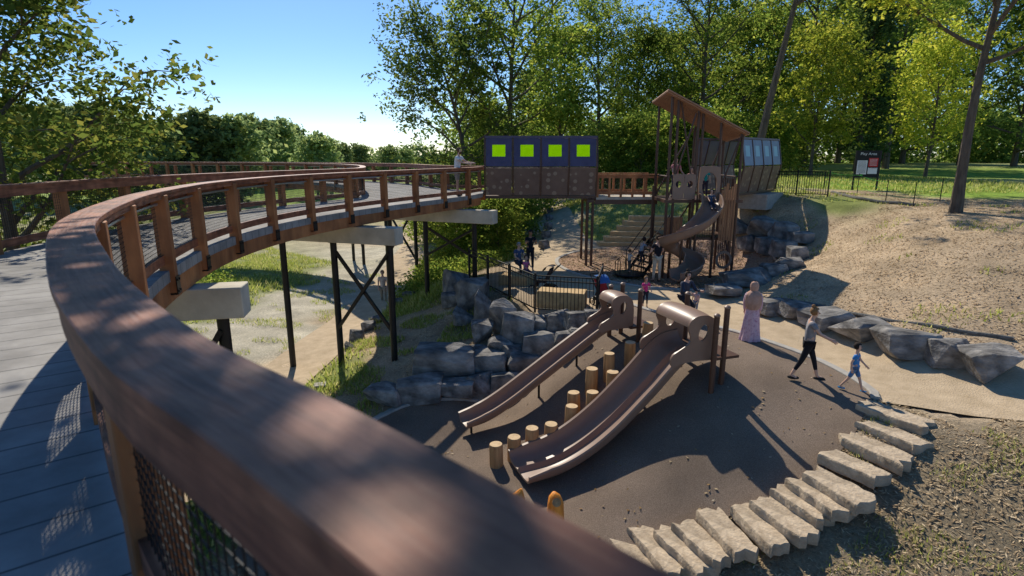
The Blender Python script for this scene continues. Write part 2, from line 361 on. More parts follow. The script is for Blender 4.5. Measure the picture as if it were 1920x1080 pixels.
    if dress:
        vs=[];fs=[]; n=40; lv = [(1.22,.15),(1.05,.155),(.9,.185),(.6,.215),(.3,.245),(.05,.28)]
        for i,(z,r) in enumerate(lv):
            for k in range(n):
                t = 2*math.pi*k/n; rr = r*(1+.09*(i/5)*math.sin(9*t+.7*i)+.03*math.sin(4*t))
                vs.append((rr*math.cos(t)*S, rr*.85*math.sin(t)*S, (z+.005*math.sin(5*t))*S))
        for i in range(5):
            for k in range(n): fs.append((i*n+k,(i+1)*n+k,(i+1)*n+(k+1)%n,i*n+(k+1)%n))
        mb = MB(); mb.add(vs,fs); mb.build('dress', dress[0], None).parent = root
        vs=[];fs=[]; lv = [(1.77,.03,0),(1.74,.085,0),(1.67,.118,0),(1.58,.112,0),(1.5,.10,0),(1.44,.18,-.01),(1.36,.22,-.01),(1.2,.225,-.03),(1.08,.20,-.05),(.98,.15,-.08)]
        for i,(z,r,dy) in enumerate(lv):
            for k in range(n):
                t = 2*math.pi*k/n; rr = r*(1+.05*(i/6)*math.sin(11*t+i)); vs.append((rr*math.cos(t)*S, (rr*.82*math.sin(t)+dy)*S, z*S))
        for i in range(len(lv)-1):
            for k in range(n):
                t = (k+.5)/n*2*math.pi; face = (math.sin(t) > .78 and i in (2,3)); front = (math.sin(t) > .25 and i >= 7)
                if not face and not front: fs.append((i*n+k,(i+1)*n+k,(i+1)*n+(k+1)%n,i*n+(k+1)%n))
        mb = MB(); mb.add(vs,fs); mb.build('headscarf', dress[1], None).parent = root
    return root
flor = mat('pink_print_cloth', (.82,.52,.58), (.50,.19,.28), 16, .9, .1, c3=(.72,.50,.54)); scarf = mat('brown_pink_scarf', (.64,.40,.30), (.42,.22,.14), 3, .85, .2)
person('woman in a pink printed long dress and tan headscarf on the sand path', PZ(1405,640,0), (.35,.9), 1.62, (.7,.48,.56), (.3,.2,.2), dress=(flor,scarf), hairstyle='none', sleeve='long')
person('woman with hair bun in grey t-shirt and black leggings walking right', PZ(1509,712,0), (.9,-.35), 1.70, (.28,.275,.29), (.016,.016,.02), hair=(.30,.16,.07), arms=((-8,6,30),(38,8,25)), legs=((20,6),(-18,8)), trou='tight', hairstyle='bun', bow=14)
person('toddler boy in blue shirt and shorts with blue shoes walking', PZ(1597,733,0), (.75,-.65), 1.04, (.06,.26,.62), (.10,.22,.44), hair=(.03,.02,.015), arms=((20,18,30),(-20,16,30)), legs=((24,8),(-20,14)), trou='shorts', shoe=(.03,.25,.5), child=True)
person('man in black t-shirt and khaki trousers seen from behind', PZ(1230,528,0), (-.25,.95), 1.83, (.018,.018,.024), (.70,.58,.43), skin=SK, arms=((8,14,50),(8,14,45)), legs=((3,0),(-4,2)), shoe=(.1,.07,.05))
person('small girl in bright pink shirt standing on the path by the slide', PZ(1209,577,0), (.1,-1), 1.0, (.85,.07,.28), (.03,.03,.05), hair=(.35,.2,.1), arms=((10,14,60),(6,10,20)), trou='tight', child=True, hairstyle='long')
person('woman in dark top crouching behind the double slide', PZ(1279,596,0), (.4,-.9), 1.75, (.05,.06,.09), (.03,.03,.04), hair=(.05,.03,.02), arms=((35,8,60),(30,8,60)), legs=((60,90),(70,100)), lean=12, sleeve='long', hairstyle='bun')
person('small child in pale pink shirt beside the crouching woman', PZ(1303,592,0), (-.7,-.6), .86, (.72,.5,.5), (.2,.25,.35), arms=((10,14,30),(6,10,20)), child=True, hair=(.04,.025,.02))
person('person in black shirt and cap looking at a phone beside the fence', PZ(994,508,0), (.1,-1), 1.78, (.018,.018,.022), (.022,.022,.028), skin=SKD, arms=((35,6,85),(32,6,80)), cap=(.02,.02,.02), bow=22)
person('grey haired person in navy shirt seated behind the fence', PZ(972,516,0), (.4,-.9), 1.72, (.08,.11,.20), (.06,.06,.08), hair=(.45,.44,.43), arms=((30,8,50),(30,8,50)), legs=((86,86),(80,82)), bow=15)
person('child in pink shirt seated beside the grey haired person', PZ(986,524,0), (.5,-.8), 1.15, (.8,.14,.30), (.1,.08,.12), hair=(.12,.06,.03), arms=((30,8,50),(30,8,50)), legs=((86,86),(80,82)), child=True)
person('man in a pale t-shirt walking on the lower valley path', PZ(720,574,-2.15), (.1,-1), 1.75, (.66,.54,.46), (.40,.34,.26), hair=(.1,.06,.04), arms=((14,8,20),(-10,8,20)), legs=((16,4),(-14,6)))
person('bearded man in white t-shirt leaning on the boardwalk rail', V((-2.15,23.0,3.27)), (.95,-.3), 1.86, (.80,.80,.82), (.42,.37,.33), hair=(.12,.07,.04), arms=((48,6,35),(45,6,35)), legs=((-4,0),(6,4)), lean=8, trou='shorts', beard=(.12,.06,.03))
person('person in pink shirt standing on the tower platform', V((6.75,24.2,3.12)), (.3,-.9), 1.62, (.60,.22,.23), (.06,.06,.09), hair=(.10,.05,.03), arms=((20,10,40),(20,10,40)), hairstyle='long')
person('child in teal shirt waiting at the spiral slide entrance', V((7.85,23.75,3.12)), (-.1,-1), 1.25, (.02,.38,.38), (.05,.05,.08), hair=(.05,.03,.02), arms=((10,10,30),(10,10,30)), child=True)
person('boy in red top on the tower platform beside the teal shirt', V((7.3,23.9,3.12)), (.2,-1), 1.2, (.6,.28,.24), (.05,.05,.08), hair=(.05,.03,.02), arms=((10,10,30),(10,10,30)), child=True)
person('child in navy clothes sitting at the top of the spiral slide', V((7.78,22.7,2.78)), (-.05,-1), 1.05, (.06,.10,.17), (.05,.06,.11), hair=(.05,.03,.02), arms=((45,10,20),(45,10,20)), legs=((84,30),(84,30)), child=True)
person('boy in grey shirt climbing the metal play stair', V((5.35,23.55,.3)), (.9,.3), 1.2, (.40,.45,.52), (.05,.05,.08), hair=(.04,.025,.02), arms=((60,8,20),(50,8,30)), legs=((40,40),(-8,8)), lean=14, child=True)
person('toddler in pale top standing on the spinner disc', V((4.75,22.9,.19)), (.8,.4), .9, (.75,.66,.58), (.15,.12,.1), hair=(.15,.08,.04), arms=((50,8,20),(50,8,30)), child=True)
# ---------------------------------------------------------------- terrain
ctl = [l for l in '''3 17 0 m;5 15 0 m;4.6 13.1 0 m;5.8 12.2 -.02 m;7.2 11.6 0 p;6.5 14.5 0 p;3.5 19.4 0 p;8.3 10.8 0 p;9 12 0 p;8.5 14.2 0 p;10 11.2 .02 p
4 22 0 p;8 21 0 p;7.5 26.5 0 p;3 27 0 p;10.8 24.6 0 p;8 30 0 p;10.6 27.4 .05 m;6 19 0 p;7.4 18.2 0 p;12.2 9.6 .15 m;12 28.8 2.0 m;12.6 30.2 2.7 m;11.2 30.5 1.7 m
-1 22.5 0 m;.9 18.4 0 p;1 22 0 p;2.5 17.6 0 p;1 26 0 p;2 32 0 p;2.6 40 .1 p;3 60 .2 p;-.4 25 -.05 p;5 33 .2 g
3.5 13.7 -.15 m;3.7 12.3 -.3 m;2.9 12 -.9 m;2.2 11.7 -1.35 m;1.5 11.5 -1.75 m;1 14.3 -1.15 m;2 13 -1.15 m;4.6 11.2 -.38 m;5.8 10.6 -.42 m;2.3 14.8 -.35 m;3.3 10.2 -1.15 m
7.3 10.2 -.06 d;6.2 9.2 -.6 d;5 8.8 -1.08 d;3.8 8.7 -1.6 d;2.6 8.9 -2.02 d
1.5 10 -1.9 m;.3 11 -2.0 m;-.9 13.1 -1.95 m;-2.5 14.2 -2 m;-3.9 13.9 -2 m;-2 11 -2.05 m;0 8.5 -2.1 m;2 7 -2.15 d;-4 9 -2.1 m;0 4 -2.1 d;-5 4 -2.2 d;4 6.3 -2 d;6 7 -1.3 d;8 8 -.5 d;9.6 9 0 d;7 4 -1.9 d;12 6 -.3 d;4 0 -2 d;10 0 -1.2 d
-3.4 16 -1.5 m;-2 16.3 -1.0 m;-.5 16.4 -.85 d;.3 16.9 -.6 d;-.3 15.2 -1.9 m;.8 15.8 -1.1 d;1.8 16.4 -.3 d;1.4 17.1 -.2 d
-3.5 17.3 -1.4 m;-5.4 16.9 -1.75 g;-1.3 18.4 -.95 d;-2.8 20.8 -1.0 m;-3 23.3 -.6 g;-4.5 20 -1.5 m;-4.8 23.5 -1.6 g;-5 14 -2 m;-5.5 10 -2.2 w;-.2 18.4 -.45 d;-1.9 21.6 -.35 d;-.3 19.6 -.05 d;-1.3 22 0 d;.2 18.6 -.05 d
-7.2 18 -2.1 p;-6.8 24 -2.1 p;-6.8 32 -2.2 p;-8 50 -2.3 p;-7.6 13 -2.15 p;-8 4 -2.3 w;-9.6 20 -2.1 v;-9.8 26 -2.1 v;-9.3 16 -2.1 v;-11 18 -2.1 v;-11.6 23.5 -2.1 v;-8.8 22 -2.1 v;-8.6 28 -2.15 v;-9 34 -2.2 v;-9.6 42 -2.25 v;-10.6 29 -2.15 v;-10 12.5 -2.1 m;-13.5 31 -2.15 g;-14 25 -2.1 g;-13 15 -2 w;-16 29 -2 w;-17 20 -2 w;-16 36 -2.2 g;-30 30 -2.3 w;-30 60 -2.4 g;-60 120 -2.5 l;-20 100 -2.5 l;-20 200 -2.5 g;-80 -20 -2.5 w;-200 100 -2.5 g;-100 300 -2.5 g;50 400 0 g;-250 500 -2.5 g
-4 32 -1.4 w;-2.5 28 -.8 w;-1 34 -.6 g;-2 45 -1 g;-.5 60 -.6 g;-4.6 27.5 -1.6 w
9.9 14.3 .55 m;9.3 16.3 .5 m;8.6 17.9 .4 m;8.5 20 .25 m;10 21.2 .55 m;11.7 22.8 .9 m;12.8 24.6 1.3 m;13 27.4 2.2 m;12 18 1.35 m;14 18 2 m;16 22 2.6 m;14 14 1.35 m;18 14 2.4 m;15 27 2.7 g;14 30.5 2.9 g;17 30 2.9 m;22 28 3 l;20 34 2.95 l;13 33 2.7 g;10.8 32.4 1.9 g;7.5 36 1.2 g;5 42 1.3 g;10 40 2.7 g;20 50 3 l;40 50 3 l;40 20 3 l;30 10 2.6 m;40 100 3.2 l;12 70 2.8 l;100 150 3.5 l;25 0 1.5 d;15 3 .1 d;60 -20 2 g;18 25 2.75 m;21 22 2.9 m;12 12.6 .7 m;12 11.3 .45 m;15 10 1 m'''.replace('\n',';').split(';')]
CX = np.array([[float(a) for a in l.split()[:3]] for l in ctl]); CT = [l.split()[3] for l in ctl]
TC = {'p':(.58,.445,.295),'m':(.53,.395,.255),'g':(.25,.285,.08),'w':(.15,.20,.045),'d':(.30,.235,.15),'v':(.54,.485,.37),'l':(.26,.38,.055)}
CC = np.array([TC[t] for t in CT])
def phi(d2): return np.sqrt(d2+.35)
A0 = phi(((CX[:,None,:2]-CX[None,:,:2])**2).sum(-1)); n0 = len(CX)
K = np.zeros((n0+1,n0+1)); K[:n0,:n0] = A0-np.eye(n0)*.02; K[:n0,n0] = 1; K[n0,:n0] = 1
W = np.linalg.solve(K, np.append(CX[:,2],0))
def HN(x, y):
    x = np.atleast_1d(np.asarray(x,float)); y = np.atleast_1d(np.asarray(y,float)); out = np.empty(len(x))
    for i in range(0,len(x),20000):
        d = phi((x[i:i+20000,None]-CX[None,:,0])**2+(y[i:i+20000,None]-CX[None,:,1])**2); out[i:i+20000] = d@W[:n0]+W[n0]
    return np.clip(out,-2.6,3.6)
def H(x,y): return float(HN(x,y)[0])
def shep(x,y,p=2.2):
    out = np.empty((len(x),3))
    for i in range(0,len(x),20000):
        d = ((x[i:i+20000,None]-CX[None,:,0])**2+(y[i:i+20000,None]-CX[None,:,1])**2+.05)**(-p); d /= d.sum(1,keepdims=True); out[i:i+20000] = d@CC
    return out
def ntype(x,y):
    d = (x[:,None]-CX[None,:,0])**2+(y[:,None]-CX[None,:,1])**2; return np.array(CT)[d.argmin(1)]
TS = np.concatenate([np.arange(5,60,.04), np.arange(60,400,.5)])
def PG(px, py):
    r = ray(px,py); h = HN(r.x*TS, r.y*TS); z = CAM.z+r.z*TS; k = np.argmax(z < h)
    if z[k] >= h[k]: k = len(TS)-1
    t = TS[k]; return V((r.x*t, r.y*t, float(h[k])))
def inpoly(x, y, poly):
    c = np.zeros(len(x),bool); n = len(poly)
    for i in range(n):
        x1,y1 = poly[i][0],poly[i][1]; x2,y2 = poly[(i+1)%n][0],poly[(i+1)%n][1]
        m = ((y1>y)!=(y2>y)) & (x < (x2-x1)*(y-y1)/((y2-y1) if y2!=y1 else 1e-9)+x1); c ^= m
    return c
STEPS = [((1617,757),(1745,800)),((1620,790),(1728,835)),((1588,815),(1703,868)),((1552,850),(1660,898)),((1515,880),(1620,940)),((1493,900),(1588,962)),((1463,915),(1550,975)),((1424,935),(1518,1005)),((1385,945),(1460,1022)),((1330,960),(1405,1042)),((1280,980),(1355,1052)),((1243,990),(1325,1072)),((1200,992),(1275,1080))]
SP = [(PZ(*a,-.02-.155*i), PZ(*b,-.02-.155*i)) for i,(a,b) in enumerate(STEPS)]
rk = [PG(*q) for q in [(1150,560),(1215,583),(1330,612),(1430,640),(1520,672),(1600,712),(1640,742)]]
rub = list(rk)+[s[0].lerp(s[1],.1) for s in SP[::2]]+[V((1.9,7.6,0)),V((0,6.4,0)),V((-3,6.8,0)),V((-5,9,0)),V((-5.2,12.2,0))]
lk = [PG(*q) for q in [(683,797),(760,762),(850,748),(915,757)]]
rub += lk+[PG(*q) for q in [(960,742),(1000,705),(1050,655),(1110,612)]]
CIR = V((6.85,25.8)); CRX,CRY = 4.75,5.0; cir = [V((CIR.x+CRX*math.cos(t), CIR.y+CRY*math.sin(t),0)) for t in np.linspace(0,2*math.pi,49)[:-1]]
rub2 = [p.to_2d() for p in rub]
pathp = [V(q+(0,)) for q in [(2.2,60),(2.4,45),(2.0,36),(1.7,30),(1.0,26),(-.6,24.2),(-1.6,23.1),(-.4,20.2),(.75,17.9),(2.6,17.2)]]+rk+[V((7.45,10.75,0)),V((8.8,10.1,0)),V((14,8.3,0)),V((22,4,0)),V((24,7.5,0)),V((15.5,10.4,0)),V((10.8,12.3,0)),V((9.6,13.4,0)),V((9.0,15.5,0)),V((8.1,17.2,0)),V((7.5,19.3,0)),V((8,21,0)),V((8,26,0)),V((6,30,0)),V((4.3,33,0)),V((4.2,45,0)),V((4.6,60,0))]
vp = catmull([V((-7.9,6,0)),V((-7.7,12,0)),V((-7.2,18,0)),(V((-6.7,24,0))),V((-6.6,32,0)),V((-7.6,45,0)),V((-9,62,0))],6)
vpoly = offset(vp,1.15)+offset(vp,-1.15)[::-1]
def axis(lo, hi, step, far_lo, far_hi):
    a = list(np.arange(lo,hi+1e-6,step)); q = step; x = hi
    while x < far_hi: q *= 1.16; x += q; a.append(x)
    q = step; x = lo; pre = []
    while x > far_lo: q *= 1.16; x -= q; pre.append(x)
    return np.array(pre[::-1]+a)
gx = axis(-14,22,.2,-1500,1500); gy = axis(3,40,.2,-300,2500)
X,Y = np.meshgrid(gx,gy); xf = X.ravel(); yf = Y.ravel(); zf = HN(xf,yf)
inr = inpoly(xf,yf,rub2)|inpoly(xf,yf,[(p.x,p.y) for p in cir])
zf = zf-inr*.1
inp = inpoly(xf,yf,[(p.x,p.y) for p in pathp]); zf = zf-(inp&~inr)*.06
noi = np.array([noise.noise(V((a*.9,b*.9,0)))+.5*noise.noise(V((a*2.7,b*2.7,4))) for a,b in zip(xf,yf)])
zf = zf+np.where(inr|inp,0,noi*.05)
nx_,ny_ = len(gx),len(gy); I = np.arange(nx_*ny_).reshape(ny_,nx_)
Fq = np.stack([I[:-1,:-1],I[:-1,1:],I[1:,1:],I[1:,:-1]],-1).reshape(-1,4)
def fastmesh(name, verts, faces, material, k=None):
    me = bpy.data.meshes.new(name); k = faces.shape[1]
    me.vertices.add(len(verts)); me.vertices.foreach_set('co', verts.astype(np.float32).ravel())
    me.loops.add(faces.size); me.loops.foreach_set('vertex_index', faces.astype(np.int32).ravel())
    me.polygons.add(len(faces)); me.polygons.foreach_set('loop_start', np.arange(0,faces.size,k,dtype=np.int32))
    me.update(calc_edges=True); me.materials.append(material); return me
gm = bpy.data.materials.new('ground_cover'); gm.use_nodes = True
n = gm.node_tree.nodes; l = gm.node_tree.links; b = n['Principled BSDF']; b.inputs['Roughness'].default_value = .95; b.inputs['Specular IOR Level'].default_value = .1
at = n.new('ShaderNodeAttribute'); at.attribute_name = 'Col'; tc = n.new('ShaderNodeTexCoord')
n1 = n.new('ShaderNodeTexNoise'); n1.inputs['Scale'].default_value = .9; n1.inputs['Detail'].default_value = 8; n2 = n.new('ShaderNodeTexNoise'); n2.inputs['Scale'].default_value = 16; n2.inputs['Detail'].default_value = 10; n2.inputs['Roughness'].default_value = .75
for q in (n1,n2): l.new(tc.outputs['Object'], q.inputs['Vector'])
r1 = n.new('ShaderNodeMapRange'); r1.inputs['From Min'].default_value = .3; r1.inputs['From Max'].default_value = .7; r1.inputs['To Min'].default_value = .72; r1.inputs['To Max'].default_value = 1.2; l.new(n1.outputs[0], r1.inputs[0])
r2 = n.new('ShaderNodeMapRange'); r2.inputs['From Min'].default_value = .3; r2.inputs['From Max'].default_value = .7; r2.inputs['To Min'].default_value = .5; r2.inputs['To Max'].default_value = 1.4; l.new(n2.outputs[0], r2.inputs[0])
mm = n.new('ShaderNodeMath'); mm.operation = 'MULTIPLY'; l.new(r1.outputs[0], mm.inputs[0]); l.new(r2.outputs[0], mm.inputs[1])
vm = n.new('ShaderNodeVectorMath'); vm.operation = 'SCALE'; l.new(at.outputs['Color'], vm.inputs[0]); l.new(mm.outputs[0], vm.inputs['Scale']); l.new(vm.outputs[0], b.inputs['Base Color'])
bp = n.new('ShaderNodeBump'); bp.inputs['Strength'].default_value = .8; bp.inputs['Distance'].default_value = .06; l.new(n2.outputs[0], bp.inputs['Height']); l.new(bp.outputs[0], b.inputs['Normal'])
me = fastmesh('ground', np.stack([xf,yf,zf],-1), Fq, gm)
ca = me.color_attributes.new('Col','FLOAT_COLOR','POINT'); jx = xf+noi*.5; c3 = shep(jx,yf+noi*.4); ca.data.foreach_set('color', np.concatenate([c3,np.ones((len(c3),1))],1).astype(np.float32).ravel())
me.polygons.foreach_set('use_smooth', [True]*len(me.polygons))
g = bpy.data.objects.new('ground', me); COL.objects.link(g); finish(g,'rolling ground of grass, straw mulch and weeds around the playground','ground',kind='structure')
def sheet(name, poly, material, off, label, step=.3):
    bd = []
    for i in range(len(poly)):
        a = poly[i]; c = poly[(i+1)%len(poly)]; L = (c-a).to_2d().length if len(a)>2 else (c-a).length; k = max(1,int(L/step))
        for j in range(k): q = a.lerp(c,j/k); bd.append(V((q.x,q.y)))
    xs = [q.x for q in bd]; ys = [q.y for q in bd]; XX,YY = np.meshgrid(np.arange(min(xs),max(xs),step),np.arange(min(ys),max(ys),step)); xx = XX.ravel(); yy = YY.ravel(); m = inpoly(xx,yy,bd)
    pts = bd+[V((a,c)) for a,c in zip(xx[m],yy[m])]; nb = len(bd)
    vo,eo,fo,_,_,_ = geometry.delaunay_2d_cdt(pts,[(i,(i+1)%nb) for i in range(nb)],[],1,1e-4)
    va = np.array([(q.x,q.y) for q in vo]); z = HN(va[:,0],va[:,1])+off
    me = bpy.data.meshes.new(name); me.from_pydata([(a,c,d) for (a,c),d in zip(va,z)],[],fo)
    bm = bmesh.new(); bm.from_mesh(me); bmesh.ops.recalc_face_normals(bm,faces=bm.faces)
    if sum(f.normal.z for f in bm.faces) < 0: bmesh.ops.reverse_faces(bm,faces=bm.faces)
    bm.to_mesh(me); bm.free()
    me.materials.append(material); me.polygons.foreach_set('use_smooth',[True]*len(me.polygons)); o = bpy.data.objects.new(name,me); COL.objects.link(o); finish(o,label,name.replace('_',' '),kind='structure'); return o
sheet('play_surface', rub, MT['rubber'], .03, 'dark brown rubber surfacing sloping down below the slides')
sheet('path', pathp, MT['sand'], .012, 'pale sandy path curving round the playground')
sheet('wood_chip_ground', cir, MT['chips'], .028, 'round bed of wood chips below the climbing tower')
sheet('path', vpoly, MT['sand'], .03, 'lower sandy path running along the valley under the boardwalk')
def kerb(pts, label):
    pts = resample(catmull(pts,6),.3); pts = [V((p.x,p.y,H(p.x,p.y))) for p in pts]; mb = MB()
    mb.sweep(pts,[(-.09,-.15),(.09,-.15),(.09,.055),(.07,.07),(-.07,.07),(-.09,.055)],up=V((0,0,1))); o = mb.build('kerb','kerb',origin=pts[0]); finish(o,label,'kerb',kind='structure')
kerb(rk+[V((7.4,10.9,0))],'concrete kerb between the rubber surface and the sand path')
kerb([V((-5.3,11.5,0)),V((-4.9,13,0))]+lk,'curved concrete kerb at the lower left of the rubber surface')
kerb([V((CIR.x+(CRX+.05)*math.cos(t), CIR.y+(CRY+.05)*math.sin(t),0)) for t in np.linspace(math.radians(135),math.radians(350),26)],'concrete kerb ring around the wood chip circle')
# ---------------------------------------------------------------- boardwalk
DZ = 3.25
E = catmull([V((3.5,-2.8,DZ)),V((2,-1.25,DZ)),V((1.1,-.32,DZ)),V((.5,.3,DZ)),V((.13,.65,DZ)),V((-.35,1.09,DZ)),V((-.95,1.62,DZ)),V((-1.95,2.75,DZ)),V((-3.3,4.6,DZ)),V((-4.45,7.0,DZ)),V((-5.05,8.9,DZ)),V((-5.42,10.7,DZ)),V((-5.5,12.6,DZ)),V((-5.3,14.4,DZ)),V((-4.85,16.1,DZ)),V((-4.25,17.7,DZ)),V((-3.6,19.2,DZ)),V((-2.9,20.7,DZ)),V((-2.15,22.2,DZ)),V((-1.55,23.5,DZ)),V((-1.2,24.75,DZ))],8)
E = resample(E,.2)
bw = empty('boardwalk','curved elevated timber boardwalk with mesh railings in the foreground and left','boardwalk',(-5,10,H(-5,10)))
Lf = offset(E,3.3)
cut = min(range(len(Lf)), key=lambda i:(Lf[i]-V((-5.9,22.0,DZ))).length)
Lrail = resample(catmull([q for q in Lf[:cut:10]]+[V((-6.0,22.6,DZ)),V((-6.6,25.5,DZ)),V((-7.8,29,DZ)),V((-10.2,33,DZ)),V((-14,36.4,DZ)),V((-20,38.6,DZ)),V((-30,40,DZ))],6),.22)
Rsp = resample(catmull([V((-1.2,27.15,DZ)),V((-2.6,27.5,DZ)),V((-3.9,29.3,DZ)),V((-5.6,32.6,DZ)),V((-8.6,36,DZ)),V((-13.3,39.2,DZ)),V((-20,41.4,DZ)),V((-30,42.8,DZ))],6),.22)
mb = MB(); Ed = offset(E,.05); Ld = resample(Lrail[:min(range(len(Lrail)), key=lambda i:(Lrail[i]-V((-6.0,22.6,DZ))).length)], n=len(Ed)-8); Ld = Ld+[V((-6.0,22.6,DZ)).lerp(V((-1.3,27.1,DZ)),k/8) for k in range(1,9)]
def strip(mb,A,B,th=.16):
    vs=[];uv=[];fs=[];L=0
    for i in range(len(A)):
        if i: L += ((A[i]+B[i])/2-(A[i-1]+B[i-1])/2).length
        for q,w in ((A[i],0),(B[i],3.3)): vs.append(q); uv.append((L+.01,w))
        for q,w in ((A[i],0),(B[i],3.3)): vs.append(q-V((0,0,th))); uv.append((L+.01,w))
    for i in range(len(A)-1):
        a=4*i;b=4*i+4; fs += [(a,a+1,b+1,b),(a+2,b+2,b+3,a+3),(a,b,b+2,a+2),(a+1,a+3,b+3,b+1)]
    mb.add(vs,fs,uv)
strip(mb,Ed,Ld)
i0 = min(range(len(Lrail)), key=lambda i:(Lrail[i]-V((-6.0,22.6,DZ))).length)
As = resample(Rsp,n=90); Bs = resample(Lrail[i0:],n=90); strip(mb,[V((q.x,q.y,DZ-.004)) for q in As],[V((q.x,q.y,DZ-.004)) for q in Bs])
mb.build('deck','deck',bw)
mb = MB()
for ln in (offset(E,.13),offset(Lrail,-.1),offset(Rsp,.1)): mb.sweep([V((q.x,q.y,DZ-.16)) for q in ln[::2]],[(-.06,-.30),(.06,-.30),(.06,-.002),(-.06,-.002)],up=V((0,0,1)))
for o_ in (.9,2.3): mb.sweep([V((q.x,q.y,DZ-.16)) for q in offset(E,o_)[::2]],[(-.08,-.34),(.08,-.34),(.08,-.002),(-.08,-.002)],up=V((0,0,1)))
mb.build('edge_beam','wood',bw)
def railing(line, side, spacing, s0, z0=DZ):
    ctr = offset(line, .12*side); L=[0]
    for i in range(1,len(ctr)): L.append(L[-1]+(ctr[i]-ctr[i-1]).length)
    def at(s):
        j = max(0,min(len(L)-2, next((i for i in range(len(L)-1) if L[i+1]>=s), len(L)-2))); t=(s-L[j])/max(1e-6,L[j+1]-L[j]); p=ctr[j].lerp(ctr[j+1],t); d=(ctr[j+1]-ctr[j]).normalized(); return p,d
    mb=MB(); mb.sweep([V((q.x,q.y,z0+1.11)) for q in ctr],[(-.121,-.045),(.121,-.045),(.124,-.042),(.124,-.005),(.119,0),(-.119,0),(-.124,-.005),(-.124,-.042)],up=V((0,0,1)),uv=True); mb.build('cap_rail','cap',bw,ang=40)
    for k_,o_ in ((0,.088),(1,-.088)):
        mb=MB(); mb.sweep([V((q.x,q.y,z0+1.063)) for q in offset(line,(.12+o_)*side)],[(-.02,-.15 if k_==0 else -.06),(.02,-.15 if k_==0 else -.06),(.02,0),(-.02,0)],up=V((0,0,1)),uv=True); mb.build('upper_rail','cap',bw)
    mb=MB(); mb.sweep([V((q.x,q.y,z0+.22)) for q in ctr],[(-.03,-.13),(.03,-.13),(.03,0),(-.03,0)],up=V((0,0,1)),uv=True); mb.build('lower_rail','cap',bw)
    mb=MB(); mb.tube([V((q.x,q.y,z0+.93)) for q in offset(ctr,-.025*side)[::2]],.02,8); mb.build('handrail','pipe',bw)
    ks=[]; s=s0
    while s<L[-1]-.1:
        if s>.1: ks.append(s)
        s+=spacing
    for s in ks:
        p,d = at(s); rot=math.atan2(d.y,d.x); nrm=V((d.y,-d.x,0))*side
        q=p+nrm*.045; mb=MB(); mb.box((q.x,q.y,z0+.36),(.15,.19,1.385),rot); po=mb.build('rail_post','wood',bw,bevel=.008)
        mb=MB(); q2=q+nrm*.101; mb.box((q2.x,q2.y,z0-.22),(.18,.012,.26),rot); mb.box((q.x,q.y,z0-.345),(.18,.21,.012),rot)
        for bx in (-.05,.05):
            for bz in (-.14,-.30):
                w=q2+d*bx+nrm*.01; mb.box((w.x,w.y,z0+bz),(.03,.02,.03),rot)
        mb.build('bracket','steel',po)
    for a,b in zip([.0]+ks,ks+[L[-1]]):
        if b-a<.4: continue
        mb=MB(); k=int((b-a)/.052)
        n_=max(2,int((b-a)/.4)+1)
        for j in range(1,k):
            p,d=at(a+(b-a)*j/k); mb.box((p.x,p.y,z0+.57),(.0045,.0045,.72),math.atan2(d.y,d.x))
        for j in range(14):
            z=z0+.245+j*.052
            for t in range(n_-1): mb.beam((*at(a+(b-a)*t/(n_-1))[0].to_2d(),z),(*at(a+(b-a)*(t+1)/(n_-1))[0].to_2d(),z),.0045,.0045)
        mb.build('mesh_panel','black',bw,smooth=False,fix=False)
ctrE=offset(E,.12); LL=[0]
for i in range(1,len(ctrE)): LL.append(LL[-1]+(ctrE[i]-ctrE[i-1]).length)
jn=min(range(len(ctrE)),key=lambda i:(ctrE[i]-V((-1.42,1.98,DZ))).length)
railing(E,1,1.78,LL[jn]%1.78); railing(Lrail,-1,1.9,.5); railing(Rsp,1,1.9,.3)
def bent(end, d, length, cols, ztop=DZ-.5, dia=.10, brace=True):
    end=V(end); d=V(d).normalized(); mb=MB(); a=V((end.x,end.y,ztop-.26)); b=a+V((d.x,d.y,0))*length; mb.beam(a,b,.5,.52); mb.build('concrete_beam','conc',bw,bevel=.02)
    P=[]
    for c in cols:
        q=a+V((d.x,d.y,0))*c; zb=H(q.x,q.y); mb=MB(); mb.tube([(q.x,q.y,zb-.2),(q.x,q.y,ztop-.5)],dia,12); mb.tube([(q.x,q.y,ztop-.54),(q.x,q.y,ztop-.52)],dia*1.7,12); mb.build('column','steel',bw); P.append((q,zb))
    if brace and len(P)>1:
        mb=MB(); (p,z1),(q,z2)=P[0],P[1]; m=max(z1,z2)+.9
        mb.beam((p.x,p.y,m),(q.x,q.y,ztop-.75),.09,.09); mb.beam((p.x,p.y-.1,ztop-.75),(q.x,q.y-.1,m),.09,.09); mb.build('cross_brace','steel',bw)
bent((-4.45,9.35),(-.98,-.2),3.8,(.4,2.4,3.4)); bent((-3.35,17.0),(-.95,.3),4.6,(.35,2.3,4.2)); bent((-.65,22.35),(-.93,.36),5.2,(.9,3.1,4.8)); bent((-5.0,31.5),(-.8,.5),3.2,(.4,2.6))
bent((-9.5,36.8),(-.5,.8),3,(.4,2.6))
